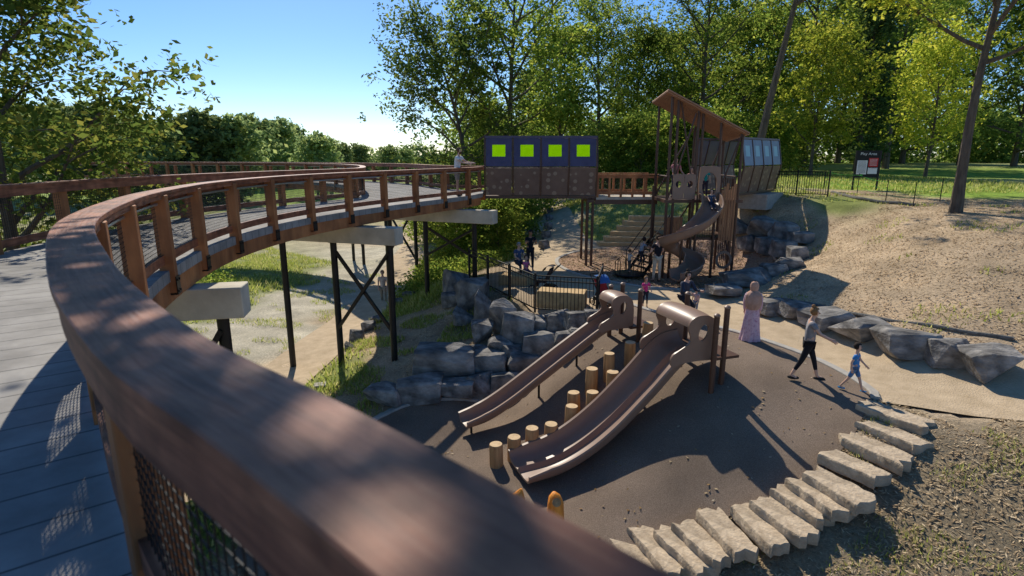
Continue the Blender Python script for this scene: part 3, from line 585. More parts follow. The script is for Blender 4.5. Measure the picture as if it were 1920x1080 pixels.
# ---------------------------------------------------------------- tunnel modules
def make_tunnel(label):
    r=empty('play_tunnel',label,'tunnel',(0,0,0)); L=4.75; N=4; w=L/N
    mb=MB(); mb.box((L/2,0,-.06),(L,2.1,.12)); mb.build('floor','brownsteel',r)
    for i in range(N+1):
        x=i*w; mb=MB()
        pts=[(-1.02,0),(-1.22,1.2),(-1.0,2.42),(1.0,2.42),(1.22,1.2),(1.02,0)]
        for a,b in zip(pts,pts[1:]): mb.beam((x,a[0]*1.01,a[1]),(x,b[0]*1.01,b[1]),.07,.07,up=V((1,0,0)))
        mb.build('frame_rib','brownsteel',r)
    for s in (-1,1):
        for i in range(N):
            x0=i*w+.045; x1=(i+1)*w-.045
            n1=V((0,s*1.2,-.2)).normalized(); mb=MB(); mb.slab([(x0,s*1.02,.03),(x1,s*1.02,.03),(x1,s*1.215,1.18),(x0,s*1.215,1.18)],n1,.02); mb.build('lower_panel','perf',r)
            def up(x,t): return V((x, s*(1.22+(1.0-1.22)*t), 1.2+1.22*t))
            o=[up(x0,.03),up(x1,.03),up(x1,.97),up(x0,.97)]; q=[up(x0+.27,.36),up(x1-.27,.36),up(x1-.27,.76),up(x0+.27,.76)]
            nn=V((0,s*1.22,.22)); mb=MB(); mb.ring(o,q,nn,.02); pn=mb.build('upper_panel','purple',r); mb=MB(); mb.slab(q,nn,.008); mb.build('window','limewin',pn)
    mb=MB()
    for s in (-1,1): mb.beam((0,s*1.0,2.45),(L,s*1.0,2.45),.09,.09)
    mb.build('roof_rail','purple',r); return r
tn=make_tunnel('long brown and violet tunnel with four lime windows left of the tower')
t2=copy_tree(tn); tn.location=(-1.15,26.05,3.13)
t2['label']='rear tunnel with a blue grey upper half at the end behind the tower'; t2.location=(9.55,27.3,3.13); t2.rotation_euler=(0,0,math.atan2(.73,.68))
for ch in t2.children:
    if ch.name.startswith('upper_panel'):
        near=min(v.co.y for v in ch.data.vertices) < 0
        if near: ch.data=ch.data.copy(); ch.data.materials[0]=MT['palepanel']
        for w_ in ch.children: w_.data=w_.data.copy(); w_.data.materials[0]=MT['palewin'] if near else MT['purple']
mb=MB(); mb.box((12.3,29.2,2.62),(2.2,1.8,.75),math.atan2(.73,.68)); finish(mb.build('abutment','kerb',origin=(12.3,29.2,2.3),bevel=.02),'low grey concrete abutment under the rear tunnel','abutment')
r=empty('support_frame','tall brown steel posts holding up the right end of the long tunnel','support frame',(3.4,25.5,0))
for x in (3.28,3.5):
    for y in (25.1,27): mb=MB(); mb.tube([(x,y,-.1),(x,y,3.0)],.06,10); mb.build('post','brownsteel',r)
mb=MB(); mb.beam((3.39,25,2.9),(3.39,27.1,2.9),.3,.14); mb.build('cross_beam','brownsteel',r)
r=empty('rail_bridge','level timber railed bridge between the long tunnel and the tower','bridge',(5.0,26,3))
mb=MB(); mb.box((4.93,26,3.02),(2.6,1.9,.14)); mb.build('deck','conc',r); mb=MB()
for y in (25.1,26.9): mb.box((4.93,y,2.86),(2.7,.1,.2))
mb.build('girder','brownsteel',r)
for y in (25.05,26.95):
    mb=MB(); mb.box((4.93,y,4.02),(2.7,.14,.045)); mb.box((4.93,y,3.92),(2.7,.05,.1)); mb.build('top_rail','wood',r); mb=MB(); mb.box((4.93,y,3.24),(2.7,.05,.12)); mb.build('lower_rail','wood',r)
    for k in range(6): mb=MB(); mb.box((3.68+k*.5,y,3.53),(.09,.09,.93)); mb.build('rail_post','wood',r)
    mb=MB()
    for k in range(48): mb.box((3.65+k*.054,y,3.58),(.005,.005,.6))
    for k in range(11): mb.box((4.93,y,3.31+k*.054),(2.6,.005,.005))
    mb.build('mesh_panel','black',r,smooth=False,fix=False)
# ---------------------------------------------------------------- tower
r=empty('play_tower','tall brown climbing tower with a steep slanted roof','play tower',(8,24.3,0))
posts=[(6.55,23.0,7.0),(6.8,23.0,6.9),(6.55,25.0,6.8),(7.6,23.0,6.5),(7.78,23.0,6.4),(8.5,23.0,6.1),(9.35,23.0,5.65),(9.35,25.0,5.4),(8.1,25.0,6.0),(9.6,24.2,3.9),(6.3,24.2,3.6)]
for x,y,z in posts: mb=MB(); mb.tube([(x,y,-.1),(x,y,z)],.055,10); mb.build('post','brownsteel',r)
mb=MB(); mb.slab([(6.25,22.6,7.2),(9.45,22.6,5.62),(9.45,25.1,5.40),(6.25,25.1,6.98)],(.42,0.1,.9),.05)
for k in range(14):
    t=(k+.5)/14; a=V((6.25,22.6,7.2)).lerp(V((6.25,25.1,6.98)),t); b=V((9.45,22.6,5.62)).lerp(V((9.45,25.1,5.40)),t); mb.beam(a+V((0,0,-.03)),b+V((0,0,-.03)),.05,.04)
mb.build('roof','roof',r)
mb=MB(); mb.box((8.0,24.2,3.05),(3.1,2.5,.12)); mb.build('upper_platform','brownsteel',r); mb=MB(); mb.box((8.0,24.2,1.55),(2.6,2.3,.1)); mb.build('lower_platform','brownsteel',r)
for a,b in (((6.6,23,3.2),(7.5,23,6.4)),((7.6,23,3.2),(6.9,23,6.8)),((8.5,23,3.2),(9.3,23,5.6)),((6.55,25,.4),(8.1,25,2.8)),((9.35,23,.3),(9.35,25,2.6)),((6.6,25,3.2),(8.0,25,5.9)),((8.5,25,3.2),(9.3,25,5.4))): mb=MB(); mb.tube([a,b],.035,8); mb.build('diagonal_brace','brownsteel',r)
def circ(c,rx,rz,y,n=24): return [V((c[0]+rx*math.cos(2*math.pi*k/n),y,c[1]+rz*math.sin(2*math.pi*k/n))) for k in range(n)]
def sq(c,hx,hz,y,n=24):
    out=[]
    for k in range(n):
        t=2*math.pi*k/n; m=max(abs(math.cos(t)),abs(math.sin(t))); m=(m**.8); out.append(V((c[0]+hx*math.cos(t)/m,y,c[1]+hz*math.sin(t)/m)))
    return out
for cx_ in (6.95,7.4): mb=MB(); mb.ring(sq((cx_,3.62),.225,.5,22.93),circ((cx_,3.72),.11,.13,22.93),(0,-1,0),.03); mb.build('guard_panel','plastic',r)
for k in range(6): mb=MB(); mb.box((8.72+k*.1,22.95,2.5+.05*(k%3)),(.08,.04,2.0+.14*((k*7)%3))); mb.build('plank','plank',r)
for k in range(6): mb=MB(); mb.box((6.62+k*.115,23.05,1.95),(.1,.035,.9)); mb.build('plank','plank',r)
for k in range(9): mb=MB(); mb.tube([(9.45,23.15+k*.22,.1),(9.45,23.15+k*.22,3.9)],.018,6); mb.build('climbing_bar','brownsteel',r)
mb=MB(); mb.ring(circ((8.95,.72),.33,.37,22.9),circ((8.95,.72),.24,.27,22.9),(0,-1,0),.05); mb.build('porthole_ring','plastic',r)
mb=MB()
for k in range(11): x=7.6+.95*k/10; mb.tube([(x,23.05,1.6),(x,23.05,2.3)],.008,4)
for k in range(6): mb.tube([(7.6,23.05,1.62+.13*k),(8.55,23.05,1.62+.13*k)],.008,4)
mb.build('climbing_net','black',r,fix=False)
for x in (6.65,9.3):
    mb=MB(); mb.tube([(x,23.1,4.0),(x,25.0,4.0)],.03,8)
    for k in range(10): mb.tube([(x,23.2+k*.19,3.1),(x,23.2+k*.19,4.0)],.012,5)
    mb.build('side_guard','brownsteel',r,fix=False)
r.location.x-=.42
sp=resample(catmull([V(q) for q in [(8.0,23.1,3.12),(7.98,22.6,3.0),(7.85,22.05,2.6),(7.35,21.65,2.15),(6.75,21.6,1.8),(6.3,21.9,1.5),(6.32,22.35,1.25),(6.75,22.55,1.0),(7.2,22.3,.78),(7.25,21.8,.55),(6.9,21.4,.35),(6.4,21.2,.27)]],8),.12)
r=empty('spiral_slide','brown plastic spiral slide winding down in front of the tower','slide',(7,22,0))
def uprof(w,h,ridge=False,th=.03):
    a=[(-w,h),(-w*.97,h*.45),(-w*.82,h*.12),(-w*.5,.0)]
    mid=[(-.07,.01),(0,.11),(.07,.01)] if ridge else [(0,-.0)]
    inner=a+mid+[(-x,y) for x,y in a[::-1]]
    outer=[(w+.06,h+.01),(w+.075,h-.03),(w+.03,h-.05),(w*1.0+.02,h*.4-th),(w*.86,h*.06-th),(w*.5,-th-.02),(-w*.5,-th-.02),(-w*.86,h*.06-th),(-w*1.0-.02,h*.4-th),(-w-.03,h-.05),(-w-.075,h-.03),(-w-.06,h+.01)]
    return inner+outer
mb=MB(); mb.sweep(sp,uprof(.34,.32)); mb.build('chute','plastic',r,ang=50)
mb=MB(); mb.ring(sq((7.98,3.75),.42,.68,22.95),circ((7.98,3.68),.29,.5,22.95),(0,-1,0),.12); mb.build('hood','plastic',r)
for x,y,z in ((6.8,22.05,1.7),(6.8,21.95,.5)): mb=MB(); mb.tube([(x,y,-.05),(x,y,z)],.05,8); mb.build('support_post','brownsteel',r)
r.location.x-=.25
r=empty('play_stair','dark metal play stair with looped handrails left of the tower','stair',(5.6,23.6,0)); A=V((5.05,23.35,0)); B=V((6.2,23.9,1.5)); d=(B-A); pr=V((-d.y,d.x,0)).normalized()
for k in range(7): c=A+d*((k+.5)/7); mb=MB(); mb.box(c,(.2,.95,.035),math.atan2(d.y,d.x)); mb.build('tread','brownsteel',r)
for s in (-.5,.5):
    mb=MB(); mb.beam(A+pr*s,B+pr*s,.04,.12); mb.build('stringer','steel',r); mb=MB()
    for h in (.5,.95): mb.tube([A+pr*s,A+pr*s+V((-.05,0,h)),B+pr*s+V((0,0,h)),B+pr*s],.018,6)
    mb.build('handrail','black',r)
r=empty('spinner','low round metal spinner with hoop rails in front of the stair','spinner',(4.75,22.9,0)); mb=MB(); mb.lathe((4.75,22.9,.08),[(.1,0),(.62,.04),(.65,.08),(.62,.1)],28); mb.build('disc','steel',r)
for k in range(4):
    t=k*math.pi/2+.4; c=V((4.75,22.9,.18)); q=V((math.cos(t),math.sin(t),0)); w=V((-q.y,q.x,0)); mb=MB(); mb.tube([c+q*.55-w*.18,c+q*.55-w*.18+V((0,0,.5)),c+q*.5+V((0,0,.62)),c+q*.55+w*.18+V((0,0,.5)),c+q*.55+w*.18],.018,6); mb.build('hoop','steel',r)
# ---------------------------------------------------------------- embankment slides
def emb_slide(label,path,w,h,ridge,posts,k_,):
    path=[V(q) for q in path]; P=resample(catmull(path,8),.1); r=empty('embankment_slide',label,'slide',(path[0].x,path[0].y,H(path[0].x,path[0].y)))
    def sc(t):
        k=h*(1-.3*max(0,(t-.9)/.1)); return uprof(w,k,ridge)
    mb=MB(); mb.sweep(P,uprof(w,h,ridge),scales=sc); mb.build('chute','plastic',r,ang=50)
    d=(path[1]-path[0]); d.z=0; d.normalize(); s=V((-d.y,d.x,0))
    prof=[(-.14,-.10),(-.15,.45),(-.10,.80),(.06,.97),(.28,1.02),(.50,.99),(.64,.88),(.67,.72),(.60,.56),(.58,.44),(.66,.34),(.84,.24),(1.08,.10),(1.05,-.16),(.8,-.10),(.4,-.08)]
    O=resample(catmull([V((a*k_,0,b*k_)) for a,b in prof]+[V((-.14*k_,0,-.10*k_))],4),n=49)[:-1]
    c0=V((.25*k_,0,.60*k_)); o3=[];q3=[]
    for p in O:
        a=math.atan2(p.z-c0.z,p.x-c0.x); q3.append(V((c0.x+.13*k_*math.cos(a)-.04*k_*math.sin(a),0,c0.z+.20*k_*math.sin(a)))); o3.append(p)
    sides=[]
    for sd in (-1,1):
        def tr(p,flare=0): return path[0]+d*p.x+V((0,0,p.z))+s*sd*(w+.03+flare)
        o=[tr(p) for p in o3]; q=[tr(p) for p in q3]; mb=MB(); mb.ring(o,q,s*sd,.05); mb.build('side_panel','plastic',r,bevel=.02,ang=50); sides.append(o)
    idx=[i for i,p in enumerate(o3) if p.z>.74*k_]
    vs=[];fs=[]; m=9
    for i in idx:
        a,b=sides[0][i],sides[1][i]
        for j in range(m):
            t=j/(m-1); arch=.03*math.sin(math.pi*t)**.5 if 0<t<1 else 0; nrm=(o3[i]-c0).normalized(); vs.append(a.lerp(b,t)+(d*nrm.x+V((0,0,nrm.z)))*arch)
    nv=len(vs)
    for i in idx:
        a,b=sides[0][i],sides[1][i]
        for j in range(m): t=j/(m-1); nrm=(o3[i]-c0).normalized(); vs.append(a.lerp(b,t)-(d*nrm.x+V((0,0,nrm.z)))*.035)
    for i in range(len(idx)-1):
        for j in range(m-1):
            a=i*m+j; fs += [(a,a+1,a+m+1,a+m),(nv+a,nv+a+m,nv+a+m+1,nv+a+1)]
    for j in range(m-1): fs += [(j,nv+j,nv+j+1,j+1),((len(idx)-1)*m+j,(len(idx)-1)*m+j+1,nv+(len(idx)-1)*m+j+1,nv+(len(idx)-1)*m+j)]
    mb=MB(); mb.add(vs,fs); mb.build('hood_top','plastic',r,ang=50)
    for a,bz in posts:
        q=path[0]-d*a[0]+s*a[1]; mb=MB(); mb.tube([(q.x,q.y,H(q.x,q.y)-.1),(q.x,q.y,bz)],.062,14); po=mb.build('post','brownsteel',r); mb=MB(); mb.lathe((q.x,q.y,bz),[(.07,0),(.07,.03),(.04,.06),(.01,.07)],14); mb.build('post_cap','plastic',po)
    c=path[0]-d*.35; mb=MB(); mb.box((c.x,c.y,path[0].z-.06),(.7,w*2+.3,.06),math.atan2(d.y,d.x)); mb.build('platform','brownsteel',r)
    for t in (.3,.55,.97):
        q=P[int(t*(len(P)-1))]; g_=H(q.x,q.y); mb=MB(); mb.tube([(q.x,q.y,g_-.1),(q.x,q.y,q.z-.03)],.03,8); mb.build('support_leg','steel',r)
    return r
emb_slide('wide double brown embankment slide in the centre with a central ridge',[(4.15,12.55,.55),(3.65,12.38,.42),(2.95,12.15,-.28),(2.2,11.9,-.98),(1.5,11.65,-1.46),(.85,11.42,-1.72),(.15,11.15,-1.78)],.56,.28,True,[((.26,-.68),1.62),((.30,.68),1.62),((-.05,.80),1.5)],.93)
emb_slide('narrow single brown embankment slide behind the double slide',[(3.0,15.05,.42),(2.5,14.87,.3),(1.6,14.5,-.25),(.6,14.03,-.88),(-.15,13.65,-1.33),(-.7,13.38,-1.58),(-1.2,13.15,-1.66)],.28,.25,False,[((.22,-.42),1.35),((.26,.42),1.35),((-.1,-.50),1.3)],.82)
# ---------------------------------------------------------------- stumps
st=empty('log_stump','','log stump',(0,0,0),'log stepping stumps between the slides'); mb=MB(); mb.lathe((0,0,0),[(.165,-.35),(.163,.2),(.16,.47),(.15,.5)],18); lb=mb.build('log_body','log',st); mb=MB(); mb.lathe((0,0,.5),[(.148,0),(.146,.006)],18); mb.build('cut_face','logtop',st)
spots=[(931,875),(964,864),(997,852),(1032,838),(1070,808),(1076,776),(1110,779),(1108,738),(1148,738),(1141,712),(1180,684),(1212,650)]
for i,(a,b) in enumerate(spots):
    o=st if i==0 else copy_tree(st); q=PG(a,b); k=(1.08 if i<9 else 1.2)+.1*((i*37)%5)/2; o.location=(q.x,q.y,q.z); o.rotation_euler=(random.uniform(-.03,.03),random.uniform(-.03,.03),i*1.3); o.scale=(.95 if i<9 else .85,)*2+(k,)
    o['label']='%s peeled log stump counting from the lower left'%ORDN[i]; o['category']='log stump'; o['group']='log stepping stumps between the slides'
q=PZ(1042,932,-.85); r=empty('carved_log','upright orange varnished log with a rounded slanted top behind the near rail','carved log',(q.x,q.y,H(q.x,q.y)))
mb=MB(); mb.tube([(q.x+.03,q.y,-2.2),(q.x+.01,q.y,-1.5),(q.x,q.y,-1.15),(q.x,q.y,-.97),(q.x-.02,q.y+.02,-.84),(q.x-.03,q.y+.03,-.77)],[.165,.16,.15,.14,.10,.03],18); mb.build('log_body','orangelog',r,ang=60)
mb=MB(); c_=V((q.x+.005,q.y-.115,-.88)); nn=V((0.1,-.75,.65)).normalized(); a_=nn.orthogonal().normalized(); b_=nn.cross(a_); mb.slab([c_+a_*.075*math.cos(t)+b_*.075*math.sin(t) for t in np.linspace(0,2*math.pi,15)[:-1]],nn,.02); mb.build('cut_face','log',r)
q=PZ(966,940,-.75); mb=MB(); mb.tube([(q.x,q.y,-2.2),(q.x,q.y,-1.1),(q.x+.01,q.y,-.86),(q.x+.05,q.y,-.68),(q.x+.10,q.y,-.52)],[.17,.17,.16,.12,.02],18); finish(mb.build('carved_log','orangelog',origin=(q.x,q.y,-2.1),ang=60),'short pointed orange log tip just showing over the near rail','carved log')
# ---------------------------------------------------------------- boulders, steps, blocks
def boulder_mesh(seed):
    rd=random.Random(seed*13+5); bm=bmesh.new(); pts=[]
    for k in range(20):
        v=V((rd.gauss(0,1),rd.gauss(0,1),rd.gauss(0,1))).normalized()
        e=.38; v=V([math.copysign(abs(c)**e,c) for c in v])*.5*rd.uniform(.8,1.0); pts.append(v)
    for v in pts: bm.verts.new(v)
    bmesh.ops.convex_hull(bm,input=bm.verts); bmesh.ops.delete(bm,geom=[v for v in bm.verts if not v.link_faces],context='VERTS')
    bmesh.ops.dissolve_limit(bm,angle_limit=math.radians(16),verts=bm.verts,edges=bm.edges)
    bmesh.ops.bevel(bm,geom=list(bm.edges),offset=.014,segments=1,affect='EDGES',profile=.5)
    bmesh.ops.triangulate(bm,faces=bm.faces); bmesh.ops.subdivide_edges(bm,edges=[e for e in bm.edges if e.calc_length()>.12],cuts=2); bmesh.ops.triangulate(bm,faces=bm.faces)
    for v in bm.verts: q=v.co*5+V((seed*3.1,0,0)); v.co*=1+.03*noise.noise(q)+.025*noise.noise(q*3)
    mx=[max(abs(v.co[i]) for v in bm.verts) for i in range(3)]
    for v in bm.verts: v.co=V((v.co.x/mx[0]*.5,v.co.y/mx[1]*.5,v.co.z/mx[2]*.5))
    bmesh.ops.recalc_face_normals(bm,faces=bm.faces)
    me=bpy.data.meshes.new('boulder'); bm.to_mesh(me); bm.free(); me.polygons.foreach_set('use_smooth',[True]*len(me.polygons)); me.set_sharp_from_angle(angle=math.radians(12)); me.materials.append(MT['rock']); return me
BM=[boulder_mesh(k) for k in range(12)]
bi=[0]
def boulder(px,py,w,h,label,group,d=None,dep=.8,k1=1.1,k2=1.05):
    p=PG(px,py+h*.5) if d is None else PD(px,py+h*.45,d); depth=(p-CAM).dot(V((0,math.cos(TH),-math.sin(TH)))); W=w*depth/F*k1; Hh=h*depth/F*k2; Dp=max(min(W*dep,1.1),.35)
    o=bpy.data.objects.new('boulder',BM[bi[0]%12]); bi[0]+=1; COL.objects.link(o); o.location=(p.x,p.y+Dp*.3,p.z+Hh*.42); o.scale=(W,Dp,Hh*1.05); o.rotation_euler=(random.uniform(-.06,.06),random.uniform(-.08,.08),random.uniform(-.25,.25)); finish(o,label,'boulder',group)
def row(lst,fmt,group,d=None,**kw):
    for i,a in enumerate(lst): boulder(*a[:4],fmt%ORDN[i],group,d=a[4] if len(a)>4 else d,**kw)
row([(716,747,66,44),(786,734,88,50),(856,731,66,48),(902,729,58,46),(946,728,56,48)],'%s boulder from the left in the bottom course beside the rubber kerb','bottom course boulders',k1=1.12,k2=1.15,dep=.6)
row([(832,686,118,50,15.6),(915,687,76,46,15.7),(982,692,78,46,15.7),(1034,672,56,44,15.9)],'%s boulder from the left in the upper course of the low wall','upper course boulders',k1=1.12,k2=1.2)
row([(857,536,50,50),(886,556,58,54),(916,578,50,54),(942,600,52,60),(972,622,62,62),(1010,612,66,44),(1050,608,54,38),(1084,608,50,36),(1112,602,36,32)],'%s boulder from the left in the wall under the black fence','boulders under the black fence',k1=1.12,k2=1.2,dep=.6)
row([(1012,648,78,54),(1060,644,50,44),(1088,634,42,36),(966,668,54,44),(905,622,46,40),(872,594,44,36),(936,655,50,40),(845,562,36,30)],'%s grey boulder down the slope below the fence wall','boulders on the slope below the fence',k1=1.05,k2=1.05)
row([(1360,545,60,32),(1408,522,98,32),(1450,577,58,30),(1498,583,54,30),(1556,600,84,35),(1630,618,98,39),(1716,644,110,54),(1798,660,84,54),(1874,684,94,62)],'%s boulder from the left edging the mulched bank by the sand path','boulders edging the right bank',k1=1.1,k2=1.0)
row([(1398,424,36,32),(1434,430,54,44),(1474,436,48,40),(1504,446,42,36)],'%s boulder from the left on top of the wall behind the tower','upper boulders behind the tower',k1=1.1,k2=1.1)
row([(1408,458,38,32),(1442,462,42,32),(1472,468,42,32),(1498,476,36,28),(1484,496,50,22),(1456,506,46,22)],'%s boulder from the left at the foot of the wall behind the tower','lower boulders behind the tower',k1=1.1,k2=1.1)
row([(668,628,26,22),(690,612,24,18),(655,648,18,14),(705,600,22,14),(745,566,22,14),(765,552,22,14)],'%s small rock from the left beside the valley path','small rocks by the valley path')
row([(1020,458,20,16),(1024,440,18,14),(1028,424,16,14),(1030,408,14,12),(1031,394,12,10)],'%s small rock from the front along the back sand path','small rocks along the back path')
def slab_stone(a,b,tread,th,label,name,group,m='lime',cat='stone step'):
    d=(b-a); d.z=0; L=d.length; d.normalize(); s=V((-d.y,d.x,0)); nx=9; ny=4; vs=[];fs=[]; rd=random.Random(int(abs(a.x)*100+abs(a.y)*37)%999)
    ph=[rd.uniform(-.05,.05) for _ in range(40)]; sk=rd.uniform(-.05,.05)
    for lay,zz in ((0,-th),(1,-.02),(2,0)):
        for j in range(ny+1):
            for i in range(nx+1):
                t=i/nx; w=(j/ny-.5)*tread*(1+sk*(t-.5)*5)
                if j in (0,ny): w+= (1 if j else -1)*(ph[i+(10 if j else 0)]*.4-(.015 if lay==2 else 0))
                x=t*L+(ph[20+j]*1.6 if i in (0,nx) else 0)+(0 if 0<i<nx else (.015 if i==0 else -.015)*(lay==2)); p=a+d*x+s*w
                vs.append((p.x,p.y,a.z+zz+(.012*noise.noise(p*5) if lay else 0)))
    q=(nx+1)*(ny+1); g_=lambda l_,j,i:l_*q+j*(nx+1)+i
    for j in range(ny):
        for i in range(nx): fs += [(g_(2,j,i),g_(2,j,i+1),g_(2,j+1,i+1),g_(2,j+1,i)),(g_(0,j,i),g_(0,j+1,i),g_(0,j+1,i+1),g_(0,j,i+1))]
    for l_ in (0,1):
        for i in range(nx): fs += [(g_(l_,0,i),g_(l_,0,i+1),g_(l_+1,0,i+1),g_(l_+1,0,i)),(g_(l_,ny,i+1),g_(l_,ny,i),g_(l_+1,ny,i),g_(l_+1,ny,i+1))]
        for j in range(ny): fs += [(g_(l_,j+1,0),g_(l_,j,0),g_(l_+1,j,0),g_(l_+1,j+1,0)),(g_(l_,j,nx),g_(l_,j+1,nx),g_(l_+1,j+1,nx),g_(l_+1,j,nx))]
    mb=MB(); mb.add(vs,fs); finish(mb.build(name,m,origin=(a+b)/2,ang=40),label,cat,group)
for i,(a,b) in enumerate(SP):
    up=V((0,0,.04)); e_=(b-a)*.04*((i*5)%3-1); slab_stone(a+up+e_,b+up+e_,(.50,.42,.54,.44,.52,.42,.40,.48,.40,.46,.40,.42,.42)[i],.2,'%s rough limestone step counting down from the top right'%ORDN[i],'stone_step','limestone steps down the slope')
a,b=SP[-1]; slab_stone(a+V((-.40,.02,-.12)),b+V((-.40,-.05,-.12)),.46,.26,'lowest limestone step at the bottom edge next to the near rail','stone_step','limestone steps down the slope')
for i in range(6):
    a=V((4.7+i*.42,31.2+i*.42,.24*(i+1)-.02)); slab_stone(a,a+V((2.9,-.3,0)),.75,.34,'%s sandstone block stair from the bottom behind the wood chip circle'%ORDN[i],'stone_step','block stairs behind the circle',m='limeside')
slab_stone(V((.85,18.45,.55)),V((2.35,18.05,.55)),.7,.55,'long yellow limestone bench block inside the black fence','stone_bench',None,m='limeside',cat='stone bench')
slab_stone(V((-.4,21.5,.45)),V((.6,20.9,.45)),.55,.46,'pale limestone bench block beside the seated people','stone_bench',None,m='limeside',cat='stone bench')
q=PG(600,725); mb=MB(); mb.box((q.x,q.y,q.z+.04),(.36,.3,.06),.3); finish(mb.build('drain_cover','kerb',origin=q,bevel=.01),'small flat grey cover plate in the straw below the boardwalk','drain cover')
# ---------------------------------------------------------------- fences
def picket(label,pts,hgt=1.22,name='metal_fence'):
    pts=[V(p) for p in pts]; r=empty(name,label,'fence',pts[0])
    for i in range(len(pts)-1):
        a,b=pts[i],pts[i+1]; L=(b-a).length; k=max(1,round(L/1.9))
        for j in range(k):
            p=a.lerp(b,j/k); q=a.lerp(b,(j+1)/k); mb=MB(); mb.box((p.x,p.y,p.z+hgt/2),(.06,.06,hgt+.06),math.atan2((b-a).y,(b-a).x)); mb.build('post','black',r)
            mb=MB()
            for z in (.1,hgt-.05,hgt-.2): mb.beam(p+V((0,0,z)),q+V((0,0,z)),.035,.035)
            m=int((q-p).length/.11)
            for t in range(1,m): w=p.lerp(q,t/m); mb.beam(w+V((0,0,.1)),w+V((0,0,hgt-.05)),.02,.02)
            mb.build('picket_panel','black',r,smooth=False,fix=False)
    p=pts[-1]; mb=MB(); mb.box((p.x,p.y,p.z+hgt/2),(.05,.05,hgt+.06)); mb.build('post','black',r)
picket('black metal picket fence around the bench area above the boulders',[PZ(880,522,0),PZ(1003,584,0),PZ(1118,592,0),PZ(1128,560,0)])
picket('black metal picket fence on the bank beside the rear tunnel',[V((13.2,30.2,H(13.2,30.2))),V((15.3,28.2,H(15.3,28.2)))])
r=empty('wire_fence','low green wire fence on thin posts across the bank top','fence',PG(1607,362))
fp=[PG(1545,352),PG(1607,362),PG(1660,380),PG(1712,386),PG(1762,378)]
for p in fp: mb=MB(); mb.tube([p-V((0,0,.1)),p+V((0,0,1.0))],.02,6); mb.build('post','steel',r)
mb=MB()
for a,b in zip(fp,fp[1:]):
    for h in (.35,.6,.9): m=(a+b)/2+V((0,0,h-.06)); mb.tube([a+V((0,0,h)),m,b+V((0,0,h))],.008,4)
mb.build('wire','green',r,fix=False)
def sock(pts,label,rad=.09):
    P=resample(catmull([PG(*q) for q in pts],6),.3); mb=MB(); mb.tube([q+V((0,0,rad*.5+.015*math.sin(i*1.3))) for i,q in enumerate(P)],rad,8); finish(mb.build('erosion_sock',socm,origin=P[0]),label,'erosion sock')
socm=mat('dark_mesh_sock',(.20,.19,.17),(.10,.095,.085),8,.95,.5)
sock([(1440,562),(1500,568),(1560,582),(1640,599),(1769,618),(1900,640)],'long dark erosion sock lying above the right bank boulders',.055)
sock([(1560,362),(1600,372),(1650,380),(1715,386)],'dark erosion sock along the crest by the wire fence',.08)
# ---------------------------------------------------------------- sign
sg=V((19.2,31.8,H(19.2,31.8))); r=empty('park_sign','upright park sign board with white and red panels on two posts','sign',sg,rot=-.35); ORG[r]=V((0,0,0))
for x in (-.62,.62): mb=MB(); mb.box((x,0,1.1),(.09,.09,2.4)); mb.build('post','steel',r)
mb=MB(); mb.box((0,0,1.52),(1.15,.05,1.55)); bd=mb.build('board','black',r)
for (x,z,w,h,m) in ((-.27,1.33,.52,.8,'white'),(.29,1.62,.48,.5,'red'),(.29,1.14,.48,.36,'white'),(-.27,.9,.2,.1,'green'),(.29,1.30,.4,.03,'red')): mb=MB(); mb.box((x,-.03,z),(w,.012,h)); mb.build('notice_panel',m,bd)
mb=MB()
for z in np.arange(1.02,1.7,.07): mb.box((-.27,-.038,z),(.42,.006,.018))
mb.build('printed_lines','black',bd,fix=False); mb=MB()
for z in np.arange(1.45,1.82,.07): mb.box((.29,-.038,z),(.38,.006,.018))
mb.build('printed_lines','white',bd,fix=False)
def text(s,size,loc,material,parent):
    cu=bpy.data.curves.new('t','FONT'); cu.body=s; cu.size=size; cu.align_x='CENTER'; o=bpy.data.objects.new('t',cu); COL.objects.link(o); dg=bpy.context.evaluated_depsgraph_get(); me=bpy.data.meshes.new_from_object(o.evaluated_get(dg)); bpy.data.objects.remove(o)
    me.materials.clear(); me.materials.append(material); q=bpy.data.objects.new('lettering',me); COL.objects.link(q); q.rotation_euler=(math.pi/2,0,0); q.location=loc; q.parent=parent
text('Play Area',.22,(0,-.035,2.04),MT['white'],bd); r.scale=(.92,.92,.92)
